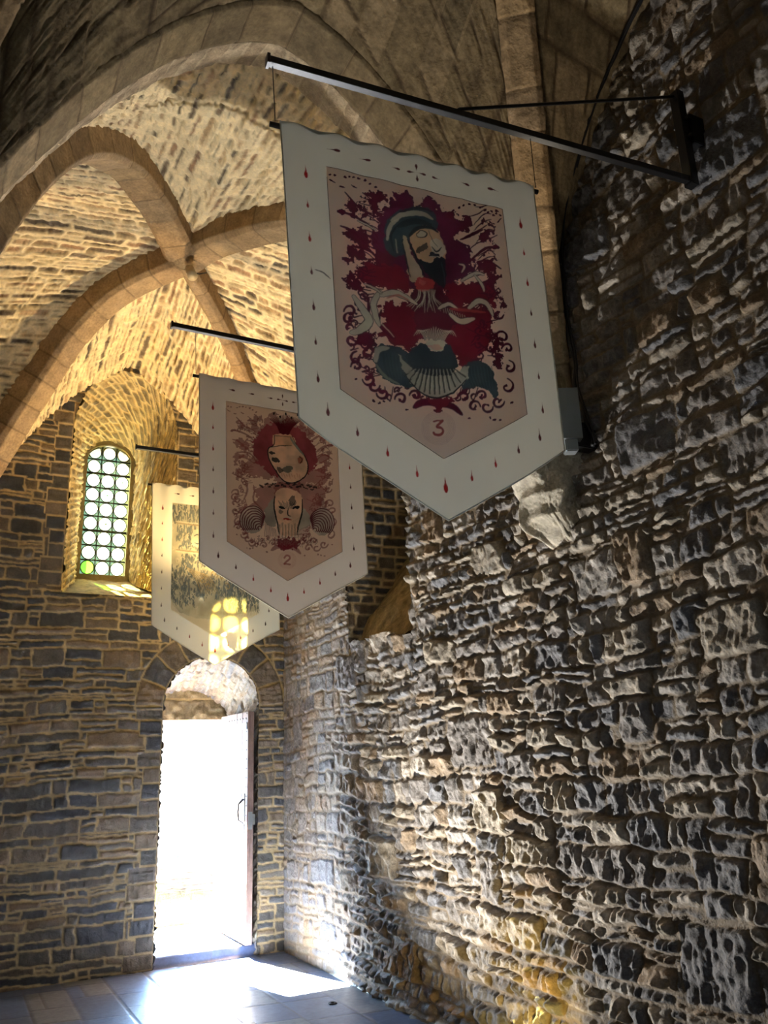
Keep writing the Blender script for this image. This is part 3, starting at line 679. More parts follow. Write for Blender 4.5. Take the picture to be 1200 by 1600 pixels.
class Art:
    """paints inks onto the vertices of a cloth grid; sheet coordinates are mapped by the sheet's four corners"""
    def __init__(s, a, b, bgc, seed=0):
        s.a, s.b, s.seed = a, b, seed
        s.c = np.ones(a.shape+(3,))*np.array(bgc)
        s.n1 = fbm(a*60, b*60, 400+seed, 3); s.n2 = fbm(a*60+50, b*60, 410+seed, 3); s.n3 = fbm(a*14, b*14, 420+seed, 3)
        s.H = np.eye(3); s.k = 1
    def sheet(s, src, dst, k):
        A = []
        for (x, y), (u, v) in zip(src, dst):
            A.append([x, y, 1, 0, 0, 0, -u*x, -u*y, -u]); A.append([0, 0, 0, x, y, 1, -v*x, -v*y, -v])
        s.H = np.linalg.svd(np.array(A, float))[2][-1].reshape(3, 3); s.k = k
    def m(s, p):
        p = np.atleast_2d(np.array(p, float)); q = np.c_[p, np.ones(len(p))]@s.H.T; return q[:, :2]/q[:, 2:]
    def win(s, q, pad):
        lo = q.min(0)-pad; hi = q.max(0)+pad
        msk = (s.a > lo[0]) & (s.a < hi[0]) & (s.b > lo[1]) & (s.b < hi[1]); return np.nonzero(msk)
    def put(s, I, al, col, var=.25):
        if len(I[0]) == 0: return
        c = np.array(col)[None]*(1+var*s.n3[I][:, None]*2); al = np.clip(al, 0, 1)[:, None]
        s.c[I] = s.c[I]*(1-al)+c*al
    @staticmethod
    def cr(P, closed, n=6):
        P = np.array(P, float); N = len(P); out = []
        for i in range(N if closed else N-1):
            g = lambda k: P[k % N] if closed else P[min(max(k, 0), N-1)]
            p0, p1, p2, p3 = g(i-1), g(i), g(i+1), g(i+2)
            for j in range(n):
                t = j/n; out.append(.5*((2*p1)+(-p0+p2)*t+(2*p0-5*p1+4*p2-p3)*t*t+(-p0+3*p1-3*p2+p3)*t**3))
        if not closed: out.append(P[-1])
        return np.array(out)
    def poly(s, pts, col, al=1, wob=1.0, var=.25, smooth=True):
        q = s.m(s.cr(pts, True) if smooth else pts); I = s.win(q, .01)
        if not len(I[0]): return
        x = s.a[I]+s.n1[I]*.010*wob; y = s.b[I]+s.n2[I]*.010*wob; ins = np.zeros(len(x), bool); j = len(q)-1
        for i in range(len(q)):
            (xi, yi), (xj, yj) = q[i], q[j]
            if yi != yj: ins ^= ((yi > y) != (yj > y)) & (x < (xj-xi)*(y-yi)/(yj-yi)+xi)
            j = i
        s.put(I, ins*al, col, var)
    def line(s, pts, w, col, al=1, taper=True, smooth=True, wob=.25, var=.15):
        P = s.cr(pts, False, 5) if smooth and len(pts) > 2 else np.array(pts, float); q = s.m(P); wk = w*s.k/2*1.18
        ws = wk*(np.sin(np.linspace(.12, 1, len(q))*PI*.93)**.6 if taper else np.ones(len(q))); ws = np.maximum(ws, wk*.25)
        I = s.win(q, wk*1.3+.004)
        if not len(I[0]): return
        x = s.a[I]+s.n1[I]*.010*wob; y = s.b[I]+s.n2[I]*.010*wob; best = np.full(len(x), 9.)
        for i in range(len(q)-1):
            p, r = q[i], q[i+1]-q[i]; L2 = max(r@r, 1e-12); t = np.clip(((x-p[0])*r[0]+(y-p[1])*r[1])/L2, 0, 1)
            dd = np.hypot(x-p[0]-t*r[0], y-p[1]-t*r[1])-(ws[i]+(ws[i+1]-ws[i])*t); best = np.minimum(best, dd)
        s.put(I, np.clip(.5-best/.0022, 0, 1)*al, col, var)
    def ell(s, cx, cy, rx, ry, col, al=1, rot=0, wob=1., var=.25):
        t = np.linspace(0, 2*PI, 20)[:-1]; c_, s_ = math.cos(rot), math.sin(rot)
        s.poly([(cx+rx*math.cos(k)*c_-ry*math.sin(k)*s_, cy+rx*math.cos(k)*s_+ry*math.sin(k)*c_) for k in t], col, al, wob, var, False)
    def curl(s, cx, cy, r, a0, turns, col, w=12, tail=None, al=1):
        n = 14; pts = [(cx+r*(1-.75*k/n)*math.cos(a0+turns*2*PI*k/n), cy+r*(1-.75*k/n)*math.sin(a0+turns*2*PI*k/n)) for k in range(n+1)]
        if tail: pts = [tail]+pts
        s.line(pts, w, col, al)
        s.ell(pts[-1][0], pts[-1][1], w*.8, w*.8, col, al)
    def drop(s, x, y, h, col, ang=0, al=1):
        """blood-drop in cloth coordinates, point up"""
        I = s.win(np.array([[x, y]]), h*1.1)
        if not len(I[0]): return
        dx, dy = s.a[I]-x, s.b[I]-y; c_, s_ = math.cos(ang), math.sin(ang); px = dx*c_+dy*s_; py = (-dx*s_+dy*c_)/h  # py -1..1
        w = h*.25*np.sqrt(np.clip(1-((py-.45)/.5)**2, 0, 1)); w2 = h*.22*np.clip((py+1)/1.4, 0, 1)**1.6*(py < .45)*(py > -1)
        s.put(I, np.clip(.5-(np.abs(px)-np.maximum(w, w2))/.002, 0, 1)*(np.maximum(w, w2) > 0)*al, col, .2)

INK = S(70, 12, 30); RED = S(100, 26, 38); DRED = S(72, 22, 34); PUR = S(74, 24, 44); BLK = S(20, 22, 26); SLT = S(48, 58, 62); CRM = S(214, 200, 172); SKN = S(206, 166, 128)
def flora(A, f=1.0, al=1.0):
    """the shared foliage, in the third banner's sheet coordinates"""
    def c(x): return tuple(v*(1-f)+w*f for v, w in zip(S(198, 120, 118), x))
    R_, D_, P_, K_ = c(RED), c(DRED), c(PUR), c(INK)
    A.poly([(300, 330), (350, 230), (420, 150), (470, 148), (500, 200), (530, 240), (560, 170), (620, 200), (650, 250), (720, 270), (760, 330), (720, 390), (800, 450), (830, 540), (780, 600), (700, 650), (610, 680), (500, 670), (440, 580), (350, 560), (300, 480), (270, 400)], P_, al, 3)
    for x, y, rx, ry in ((165, 215, 34, 30), (180, 250, 30, 26), (285, 190, 38, 42), (330, 175, 30, 28), (300, 250, 30, 40), (175, 365, 62, 30), (220, 400, 48, 34), (175, 470, 50, 28), (215, 480, 40, 24), (155, 520, 28, 26), (340, 500, 60, 40), (770, 305, 40, 34), (700, 262, 28, 24), (780, 345, 26, 24), (890, 380, 28, 36), (895, 540, 52, 34), (930, 600, 36, 26), (905, 640, 42, 30), (940, 680, 26, 20), (160, 610, 36, 30), (190, 650, 40, 24), (985, 745, 18, 34), (240, 930, 50, 34), (280, 980, 36, 34), (955, 960, 24, 50), (960, 1050, 34, 40), (900, 905, 44, 40)):
        A.ell(x, y, rx, ry, D_, al, wob=3)
    A.poly([(195, 545), (300, 530), (450, 560), (480, 620), (475, 690), (350, 665), (290, 640), (220, 625)], R_, al, 2.5)
    A.poly([(680, 650), (780, 640), (870, 628), (940, 690), (920, 760), (800, 740), (700, 750)], R_, al, 3)
    A.poly([(330, 760), (420, 740), (540, 720), (700, 740), (920, 770), (930, 850), (910, 960), (860, 1050), (770, 1080), (700, 1000), (560, 930), (480, 1000), (370, 950), (290, 920), (350, 860)], R_, al, 3)
    A.poly([(520, 650), (640, 650), (720, 760), (700, 900), (560, 930), (500, 800)], D_, al, 3)
    rg = random.Random(12)
    for sx, sg in ((160, 1), (960, -1)):
        for k in range(26):
            y = 560+k*24+rg.uniform(-12, 12)+(60 if sg < 0 else 0); x = sx+sg*(rg.uniform(0, 110)+ (max(0, y-1050)*.55))
            A.curl(x, y, rg.uniform(14, 26), rg.uniform(0, 6), rg.choice((-.8, .8)), K_, 9, (x+sg*rg.uniform(30, 70), y+rg.uniform(-20, 50)), al)
        for k in range(16):
            y = 180+k*28; x = sx+sg*rg.uniform(0, 90)+(30 if sg > 0 else 0); A.ell(x, y+(60 if sg < 0 else 0), rg.uniform(8, 26), rg.uniform(5, 14), D_, al, rg.uniform(-1, 1), 3)
            A.line([(x, y), (x+sg*40, y+rg.uniform(0, 30)), (x+sg*90, y+rg.uniform(10, 70))], 6, K_, al)
    for k in range(12): x = 330+k*46; A.curl(x, 1235+30*math.sin(k*1.7)+(x-600)*.06, 20, k*1.3, .8, K_, 9, (x+20, 1200), al)
    for p in ([(90, 255), (140, 262), (210, 290), (270, 330), (310, 390)], [(105, 330), (160, 350), (240, 420)], [(150, 440), (220, 445), (280, 470), (330, 545)], [(120, 620), (200, 660), (260, 700)], [(960, 440), (900, 440), (850, 470), (800, 520)], [(900, 440), (940, 480)], [(970, 555), (900, 510), (840, 520)], [(130, 150), (210, 230), (300, 280)], [(870, 345), (800, 380), (750, 400)], [(230, 150), (290, 200)],
              [(250, 690), (260, 780), (230, 860)], [(330, 780), (320, 860), (400, 940)], [(860, 960), (930, 1000), (960, 900)], [(300, 900), (230, 960), (160, 940)]):
        A.line(p, 13, K_, al)
    for x, y in ((110, 255), (940, 440)): A.ell(x, y, 26, 13, K_, al)
    cu = [(160, 790, 38, PI, .8), (150, 830, 34, -PI/2, -.7), (195, 1045, 40, -PI/2, -.8), (195, 1090, 34, PI, .9), (265, 1160, 38, PI, -.9), (290, 1195, 34, 0, .8), (340, 1235, 36, PI, -.9), (440, 1265, 36, PI, .9), (165, 945, 36, 0, .9), (520, 1245, 34, PI, .9), (985, 925, 42, PI, .8), (1015, 985, 34, PI, .8), (1025, 1085, 36, -PI/2, .9), (1015, 1190, 42, -PI/2, .9), (965, 1270, 38, 0, .9), (905, 1300, 36, 0, .8), (835, 1300, 36, 0, -.9), (780, 1250, 34, PI, .8), (150, 880, 26, 0, -.7), (960, 800, 30, 0, .8), (250, 1010, 30, 0, .8), (880, 1240, 30, PI, .8)]
    for q in cu: A.curl(*q[:5], K_, 13, None, al)
    A.line([(640, 1290), (560, 1280), (510, 1310)], 30, K_, al); A.line([(650, 1290), (720, 1300), (770, 1345)], 30, K_, al)
    A.poly([(580, 1245), (620, 1265), (700, 1255), (740, 1230), (690, 1300), (650, 1325), (610, 1295)], R_, al, 2)
    for x, y in ((50, 56), (75, 60), (130, 70), (155, 65), (180, 66), (207, 74), (240, 84), (270, 102), (298, 122), (740, 228), (765, 219), (795, 213), (825, 214), (855, 226), (880, 241), (895, 256), (940, 262), (962, 270), (192, 1158), (290, 1280), (320, 1286), (345, 1280), (470, 1325), (810, 1365), (925, 1360), (950, 1368), (980, 1370), (1040, 1275)):
        A.ell(x, y, 8, 6, K_, al, wob=.6)
    for x, y, r in ((115, 120, .2), (180, 118, .5), (915, 310, .4), (60, 90, .5), (955, 300, -.8)): A.ell(x, y, 18, 4, K_, al, r, .5)
def roundel(A, cx, cy, r, digit, col, al=1):
    for k in range(5):
        rr = r*(1-.09*k)
        A.line([(cx+rr*math.cos(2*PI*j/24), cy+rr*math.sin(2*PI*j/24)) for j in range(25)], 1.2, col, .28*al, False)
    for k in range(7):
        o_ = r*(.52+.07*k)
        if o_ < r*.97:
            c_ = math.sqrt(r*r-o_*o_)
            for sg in (-1, 1): A.line([(cx+sg*o_, cy-c_), (cx+sg*o_, cy+c_)], .8, col, .22*al, False, False); A.line([(cx-c_, cy+sg*o_), (cx+c_, cy+sg*o_)], .8, col, .22*al, False, False)
    if digit == 3: A.line([(cx-26, cy-36), (cx-8, cy-42), (cx+22, cy-40)], 7, col, al, False, False); A.line([(cx+22, cy-40), (cx-6, cy-8), (cx+18, cy), (cx+26, cy+20), (cx+8, cy+38), (cx-16, cy+36), (cx-24, cy+26)], 11, col, al, False)
    else: A.line([(cx-22, cy-18), (cx-8, cy-38), (cx+16, cy-34), (cx+20, cy-12), (cx-4, cy+12), (cx-24, cy+34)], 11, col, al, False); A.line([(cx-24, cy+34), (cx, cy+32), (cx+24, cy+36)], 10, col, al, False, False)

def art3(a, b):
    A = Art(a, b, S(250, 217, 190), 3)
    A.c *= (1+.10*fbm(a*5, b*5, 33, 3))[..., None]
    A.sheet([(30, 12), (972, 238), (1130, 1340), (102, 1215)], [(.165, .158), (.905, .158), (.905, 1.045), (.165, 1.045)], .74/1000)
    flora(A)
    # hat and head
    A.poly([(345, 390), (355, 310), (420, 245), (520, 228), (605, 250), (632, 320), (610, 350), (540, 330), (490, 370), (470, 450), (430, 490), (380, 480), (350, 440)], SLT)
    A.line([(385, 300), (450, 262), (540, 262), (600, 290)], 26, CRM, .75); A.line([(360, 400), (375, 330), (420, 290)], 18, CRM, .8)
    A.line([(420, 330), (500, 300), (590, 320)], 30, BLK, .9); A.line([(430, 250), (520, 232), (600, 252)], 14, BLK)
    A.line([(395, 460), (380, 380), (410, 330)], 12, BLK, .9); A.line([(415, 470), (405, 400)], 14, CRM, .5)
    A.poly([(490, 360), (560, 325), (625, 350), (650, 400), (675, 450), (668, 510), (610, 545), (545, 515), (500, 470)], SKN)
    A.poly([(600, 400), (640, 400), (672, 450), (650, 500), (600, 470)], CRM, .85)
    A.ell(543, 370, 27, 17, S(196, 180, 150)); A.line([(515, 368), (540, 352), (572, 366), (560, 386), (525, 386), (515, 368)], 6, BLK)
    A.line([(480, 380), (520, 340), (590, 335), (630, 360)], 18, BLK); A.ell(545, 447, 42, 17, BLK, .9, -.6); A.line([(600, 440), (625, 465), (650, 440)], 7, BLK); A.line([(580, 350), (600, 400), (632, 440)], 5, BLK, .7)
    A.poly([(440, 395), (462, 385), (490, 470), (555, 590), (545, 625), (482, 612), (465, 500)], S(196, 170, 138)); A.line([(470, 400), (510, 480), (560, 590)], 12, BLK); A.line([(440, 400), (462, 500), (485, 600)], 8, BLK)
    A.poly([(535, 510), (590, 525), (620, 500), (668, 500), (678, 600), (676, 655), (635, 640), (590, 605), (555, 560)], BLK); A.ell(612, 483, 30, 14, BLK); A.line([(590, 492), (630, 492)], 8, CRM, .9, True, False)
    A.line([(650, 520), (665, 580), (672, 640)], 7, SLT)
    A.poly([(505, 640), (520, 610), (560, 605), (610, 625), (600, 665), (540, 672)], S(170, 60, 58)); A.ell(548, 628, 22, 12, S(196, 92, 84))
    rg = random.Random(4)
    for k in range(16): x = 530+k*6; A.line([(x, 668), (x+rg.uniform(-12, 12), 715), (x+(k-8)*8, 775+rg.uniform(-20, 20))], 3.2, CRM, .9)
    for k in range(18):
        w = (k-8.5)/8.5; A.line([(620+w*40, 960), (620+w*85, 890), (620+w*115, 865+abs(w)*55)], 3.4, CRM, .95)
    for k in range(10): x = 660+k*13; A.line([(x, 760+k*5), (x+8, 790+k*4)], 6, CRM, .6, True, False)
    A.ell(622, 970, 66, 30, CRM); A.ell(622, 975, 40, 14, S(214, 150, 130), .6)
    for p, w in (([(180, 712), (230, 780), (262, 840), (215, 890), (165, 908)], 34), ([(325, 680), (288, 740), (300, 810), (320, 862)], 26), ([(330, 700), (390, 685), (450, 705), (520, 745)], 26), ([(700, 800), (760, 838), (830, 822)], 26), ([(800, 768), (850, 728), (900, 745), (930, 805)], 24), ([(760, 620), (830, 580), (880, 585)], 14), ([(830, 590), (870, 640), (880, 675)], 14), ([(745, 530), (772, 540), (760, 575)], 10), ([(340, 860), (400, 925)], 12), ([(640, 770), (690, 745), (740, 770)], 16), ([(200, 300), (250, 320), (300, 350)], 7), ([(240, 640), (290, 660), (330, 690)], 10)):
        A.line(p, w+8, S(50, 30, 36), .9); A.line(p, w, CRM)
    A.line([(360, 715), (420, 700), (480, 730)], 10, S(190, 110, 90), .8); A.line([(700, 770), (800, 780), (890, 790)], 14, S(170, 70, 66), .8)
    # dark cloak and pleated ruff
    A.poly([(290, 1010), (325, 968), (400, 975), (470, 1010), (520, 1060), (545, 1130), (520, 1195), (430, 1195), (345, 1150), (300, 1090)], SLT)
    A.line([(300, 1060), (310, 1000), (370, 985)], 24, CRM, .7); A.line([(305, 1080), (350, 1140), (430, 1185)], 14, S(150, 150, 130), .6)
    A.poly([(760, 1110), (800, 1065), (860, 1052), (915, 1080), (945, 1140), (965, 1225), (945, 1250), (900, 1205), (830, 1195), (770, 1205)], SLT)
    for k in range(9): A.line([(340+k*20, 1010+k*6), (350+k*18, 1080), (370+k*16, 1150)], 10, BLK, .5); A.line([(790+k*17, 1080), (800+k*17, 1140), (830+k*14, 1200)], 10, BLK, .45)
    A.poly([(425, 1025), (480, 1080), (600, 1130), (720, 1120), (800, 1078), (795, 1150), (720, 1225), (625, 1256), (540, 1222), (470, 1145)], S(178, 168, 148))
    A.poly([(470, 1015), (560, 955), (600, 1002), (650, 996), (700, 965), (745, 1080), (700, 1130), (620, 1135), (540, 1122), (490, 1080)], S(36, 42, 46), 1)
    for k in range(13):
        w = (k-6)/6; A.line([(620+w*110, 1085+12*abs(w)), (622+w*165, 1235-95*w*w)], 7, BLK, .9, False, False); A.line([(632+w*112, 1100), (630+w*160, 1215-90*w*w)], 9, S(216, 206, 184), .55, True, False)
    A.line([(470, 1145), (540, 1222), (625, 1256), (720, 1225), (795, 1150)], 8, BLK)
    roundel(A, 645, 1420, 92, 3, S(160, 70, 60))
    return A.c

def art2(a, b):
    A = Art(a, b, S(252, 228, 214), 5); A.c *= (1+.08*fbm(a*5, b*5, 35, 3))[..., None]
    dst = [(.165, .158), (.905, .158), (.905, 1.045), (.165, 1.045)]
    A.sheet([(30, 12), (972, 238), (1130, 1340), (102, 1215)], dst, .74/1000); flora(A, .5, .72)
    A.sheet([(98, 128), (935, 232), (1020, 1310), (100, 1250)], dst, .74/870)
    BK, SK, CR = S(40, 44, 50), S(240, 204, 178), S(226, 210, 194)
    A.poly([(300, 480), (350, 350), (440, 280), (560, 300), (660, 320), (760, 420), (800, 540), (760, 640), (660, 690), (480, 700), (360, 620)], S(158, 78, 88), 1, 3)
    for k in range(22):
        w = (k-10.5)/10.5; A.line([(540+w*30, 375), (545+w*60, 300), (550+w*120, 205+abs(w)*40)], 7, S(96, 26, 40), .95)
    for k in range(5): A.ell(460+k*45, 205+(k % 2)*25, 6, 11, BK, 1, 0, .4)
    A.poly([(465, 375), (600, 370), (640, 450), (700, 530), (725, 620), (700, 700), (620, 745), (540, 735), (480, 660), (425, 560), (420, 480), (462, 450)], SK)
    A.poly([(465, 370), (600, 378), (598, 445), (465, 450)], S(226, 182, 150))
    A.line([(465, 375), (462, 450), (420, 480), (425, 560), (480, 660), (540, 735), (620, 748), (700, 700), (728, 620), (700, 530), (640, 450), (600, 372)], 8, BK)
    A.line([(464, 378), (600, 382)], 7, BK); A.line([(430, 470), (520, 455), (600, 450)], 5, BK); A.line([(590, 390), (630, 450), (690, 520)], 16, S(150, 150, 140))
    A.ell(475, 570, 32, 18, BK, .95, .3); A.ell(448, 515, 26, 9, BK, .95, .2); A.ell(568, 640, 42, 28, S(120, 116, 108), .95, -.2); A.ell(512, 648, 30, 22, BK, .8, .7); A.ell(668, 560, 22, 30, S(200, 130, 110)); A.line([(655, 530), (680, 560), (665, 590)], 6, BK)
    for k in range(8): A.line([(520+k*20, 670+(k % 3)*8), (530+k*20, 700+(k % 2)*14)], 6, S(190, 110, 90), .8, True, False)
    for k in range(26): x = 360+k*17; A.ell(x, 765+14*math.sin(k*1.9)+abs(x-570)*.08, 13, 7, BK, .9, .4*math.sin(k), 1)
    # lower head with beard
    A.poly([(410, 950), (440, 900), (480, 880), (480, 1060), (470, 1120), (400, 1090), (390, 1000)], S(170, 160, 150)); A.poly([(690, 950), (740, 1000), (760, 1060), (740, 1110), (660, 1130), (665, 1040)], S(186, 176, 164))
    for cx, sg in ((300, -1), (850, 1)):
        A.ell(cx, 1060, 95, 118, S(206, 190, 180), 1, 0, .5)
        for k in range(9):
            rr = 98-k*10.5; px = cx-sg*k*7
            A.line([(px+sg*rr*1.0*math.cos(t), 1068+k*8-rr*1.2*math.sin(t)) for t in np.linspace(-.8, PI*.92, 16)], 7, S(100, 40, 56), .95, False)
    A.poly([(475, 850), (510, 800), (580, 795), (650, 820), (690, 880), (692, 960), (670, 1060), (640, 1180), (530, 1180), (495, 1080), (470, 960)], SK)
    for k in range(14): x = 500+k*11; A.line([(x, 900+(k % 3)*8), (565+(x-565)*.6, 960)], 6, BK, .9)
    A.ell(610, 895, 26, 44, BK, .75); A.ell(525, 955, 30, 9, BK, 1, .35); A.ell(640, 950, 30, 9, BK, 1, -.25); A.line([(580, 960), (575, 1010), (600, 1025)], 7, BK); A.ell(520, 990, 18, 16, S(80, 70, 66), .7)
    A.ell(575, 1050, 34, 9, S(170, 60, 56)); A.line([(545, 1040), (575, 1032), (610, 1040)], 7, CR)
    for k in range(22): x = 500+k*8; A.line([(x, 1090+10*math.sin(k)), (x+4*math.sin(k*2), 1205)], 5, BK if k % 3 else CR, .85)
    for k in range(24): w = (k-11.5)/11.5; A.line([(480+(k*9), 1020+60*(1-abs(w))), (500+(k*7), 1180)], 4, BK, .35)
    A.line([(470, 860), (468, 960), (495, 1090), (510, 1180)], 10, BK); A.line([(688, 880), (690, 980), (665, 1090), (650, 1180)], 10, BK)
    for k in range(9): A.line([(400+k*10, 1090+k*6), (395+k*12, 1200)], 6, S(90, 36, 50), .9, True, False); A.line([(750-k*10, 1090+k*6), (755-k*11, 1200)], 6, S(90, 36, 50), .9, True, False)
    rg = random.Random(3)
    for k in range(110):
        x = 330+500*rg.random(); y = 1180+60*rg.random()+40*(1-abs(x-580)/260); A.line([(x, y), (x+rg.uniform(-22, 22), y+rg.uniform(10, 30))], 6, S(104, 40, 58) if k % 3 else CR, .9, True, False)
    A.poly([(500, 1215), (660, 1215), (650, 1280), (580, 1325), (510, 1280)], S(120, 36, 54), .9, 3)
    roundel(A, 578, 1395, 74, 2, S(176, 96, 90), .8)
    return A.c

def art1(a, b):
    A = Art(a, b, S(216, 206, 176), 7)
    A.sheet([(205, 230), (1010, 290), (1010, 1100), (180, 1060)], [(.16, .155), (.91, .155), (.94, 1.0), (.155, .97)], .75/820)
    DK = S(92, 102, 100); INKD = S(66, 78, 78); CRR = S(222, 210, 178)
    A.poly([(205, 232), (1010, 290), (1020, 1100), (900, 1130), (700, 1180), (560, 1205), (400, 1195), (280, 1160), (205, 1100), (180, 1000), (190, 700)], S(176, 170, 140), .75, 1, .3, False)
    rg = random.Random(9)
    for (x0, x1, y0, y1) in ((215, 1000, 240, 380), (250, 1000, 420, 610), (300, 980, 660, 760), (190, 420, 760, 1080), (700, 1000, 760, 1090), (420, 980, 800, 1000)):
        n = int((x1-x0)*(y1-y0)/420)
        for k in range(n):
            x = rg.uniform(x0, x1); y = rg.uniform(y0, y1); l = rg.uniform(18, 60)
            A.line([(x, y), (x+rg.uniform(-8, 8), y+l*.5), (x+rg.uniform(-14, 14), y+l)], rg.uniform(6, 14), DK if rg.random() < .6 else INKD, .85)
    for k in range(150):
        x = rg.uniform(200, 1000); y = rg.uniform(240, 1120); t = rg.uniform(0, 6)
        A.line([(x, y), (x+22*math.cos(t), y+22*math.sin(t)), (x+36*math.cos(t+.6), y+36*math.sin(t+.6))], 5, CRR, .8)
    for y in (395, 410, 640, 655): A.line([(240, y), (420, y+14), (700, y+30), (980, y+20)], 9, CRR if y % 2 else S(150, 130, 96), 1)
    for k in range(8): A.line([(330+k*24, 780+k*8), (420+k*20, 880), (470+k*22, 1000)], 7, S(168, 140, 80), .8); A.curl(480+k*55, 880+60*math.sin(k*2), 34, k, .8, S(156, 130, 76), 7)
    for cx in (440, 760): A.ell(cx, 540, 60, 80, CRR, .9); A.line([(cx-30, 520), (cx, 505), (cx+30, 520)], 9, INKD); A.line([(cx-24, 575), (cx, 585), (cx+24, 575)], 9, INKD)
    for k in range(40): A.ell(192, 250+k*20, 5, 5, INKD, .8, 0, .4)
    for k in range(60): x = 230+k*13; A.line([(x, 1080+20*math.sin(k)), (x+3, 1150+40*(1-abs(x-600)/420))], 6, S(150, 132, 84), .5, True, False)
    return A.c

def edge_drops(A, al=1, cross=True):
    DR = S(110, 22, 22); DKR = S(58, 20, 22)
    for sx, sg in ((.085, 1), (BW-.085, -1)):
        for k in range(7):
            A.drop(sx, .20+k*.135, .030 if k == 0 else (.019 if k % 2 else .023), DR if k < 3 else DKR, 0, al)
    for k in range(3):
        t = k*.125; A.drop(.20+t, .075+.004*k, .026-.003*k, DKR, -PI/2, al); A.drop(BW-.20-t, .075+.004*k, .026-.003*k, DKR, -PI/2 if k == 1 else PI/2, al)
    c = BW/2
    if cross:
        for an in (0, PI/2, -PI/2, PI): A.drop(c+.020*math.sin(an)*-1, .085+.020*math.cos(an), .020, DKR, an, al)
    A.drop(c, 1.345, .034, DR, 0, al)
    for sg in (-1, 1):
        for k in range(4): A.drop(c+sg*(.105+.105*k), 1.31-.062*k-(.0 if sg < 0 else .004), .022 if k != 3 else .026, DR if k < 2 else DKR, 0, al)
def banner(x0, y0, ang, ztop, seed, art, mat, label, res, groundc, polez, first=False):
    t = thing('hanging_banner', label, 'banner', (x0, y0, ztop-TP), 'shield ended banners hanging from the black arms')
    na = int(BW/res); nb_ = int(TP/res)
    a = np.linspace(0, BW, na)[:, None]*np.ones((1, nb_)); q = np.ones((na, 1))*np.linspace(0, 1, nb_)[None]
    bb = SH+(TP-SH)*(1-np.abs(a-BW/2)/(BW/2)); b = q*bb
    A = Art(a, b, groundc, seed); A.c *= (1+.05*fbm(a*4, b*4, seed+60, 3))[..., None]; edge_drops(A)
    if seed == 3: A.line([(.10, .60), (.13, .605), (.155, .625)], .005, S(70, 70, 66))
    P = cloth_pos(a, b, x0, y0, ang, ztop, seed)
    P = P-np.array([x0, y0, ztop-TP])
    o = grid('cloth', P, mat, None, {'col': A.c}, t, flip=True)
    # sewn-on printed panel
    PW = .74; pa0 = .165; n1 = int(PW/res*1.25); n2 = int(1.1/res*1.25)
    a = np.linspace(pa0, pa0+PW, n1)[:, None]*np.ones((1, n2)); q = np.ones((n1, 1))*np.linspace(0, 1, n2)[None]
    bb = 1.045+.21*(1-np.abs(a-BW/2)/(PW/2)); b = .158+q*(bb-.158)
    P = cloth_pos(a, b, x0, y0, ang, ztop, seed, .0025)-np.array([x0, y0, ztop-TP])
    o = grid('printed_panel', P, mat, None, {'col': art(a, b)}, t, flip=True)
    # hems: rolled edges of the cloth
    bm = bmesh.new()
    def cp(a_, b_, off=0): return Vector(cloth_pos(np.array([a_]), np.array([b_]), x0, y0, ang, ztop, seed, off)[0])
    e = [cp(0, k*SH/40) for k in range(41)]+[cp(k*BW/60, bot(k*BW/60)) for k in range(1, 61)]+[cp(BW, SH-k*SH/40) for k in range(1, 41)]
    tube(bm, e, .0028, 6); o = obj('hem', bm, M['hem'], t, True)
    if seed != 7:
        bm = bmesh.new(); pp = [(pa0, .158), (pa0+PW, .158), (pa0+PW, 1.045), (BW/2, 1.255), (pa0, 1.045), (pa0, .158)]; L_ = []
        for (p, r) in zip(pp, pp[1:]):
            for k in range(20): L_.append(cp(p[0]+(r[0]-p[0])*k/20, p[1]+(r[1]-p[1])*k/20, .0035))
        tube(bm, L_, .0012, 5, False); obj('panel_seam', bm, M['seam'], t, True)
    # bar through the top sleeve and two hanging wires
    d = Vector((math.cos(ang), math.sin(ang), 0)); o0 = Vector((x0, y0, ztop-.008))
    bm = bmesh.new(); cyl(bm, o0-d*.035+Vector((0, .016, -.006)), o0+d*(BW+.03)+Vector((0, .016, -.006)), .010, 14); obj('top_bar', bm, M['iron'], t, True)
    for k, (s1) in enumerate((-.02, BW+.01)):
        bm = bmesh.new(); cyl(bm, o0+d*s1, Vector((x0, y0, polez-.02))+d*(s1-(.01 if k == 0 else 0)), .0018, 6); obj('hanging_wire', bm, M['cable'], t)
    return t
M['hem'] = simple('canvas_hem', (190, 184, 166), .9); M['seam'] = simple('brown_seam', (96, 72, 62), .9)
CG = S(170, 166, 150)
banner(.85, 2.3, math.atan2(-.1, 1.07), 3.845, 3, art3, M['cloth'], 'largest nearest banner, printed in crimson with a bearded head and the number 3', .0028, CG, 4.10)
banner(1.14, 4.5, 0, 3.90, 5, art2, M['cloth'], 'middle banner, printed in pale pink with two heads and the number 2', .0034, S(178, 170, 158), 4.19)
banner(1.29, 6.5, 0, 3.86, 7, art1, M['cloth1'], 'farthest banner, cream with a grey green print, glowing yellow over the doorway', .0045, S(186, 180, 158), 4.15)

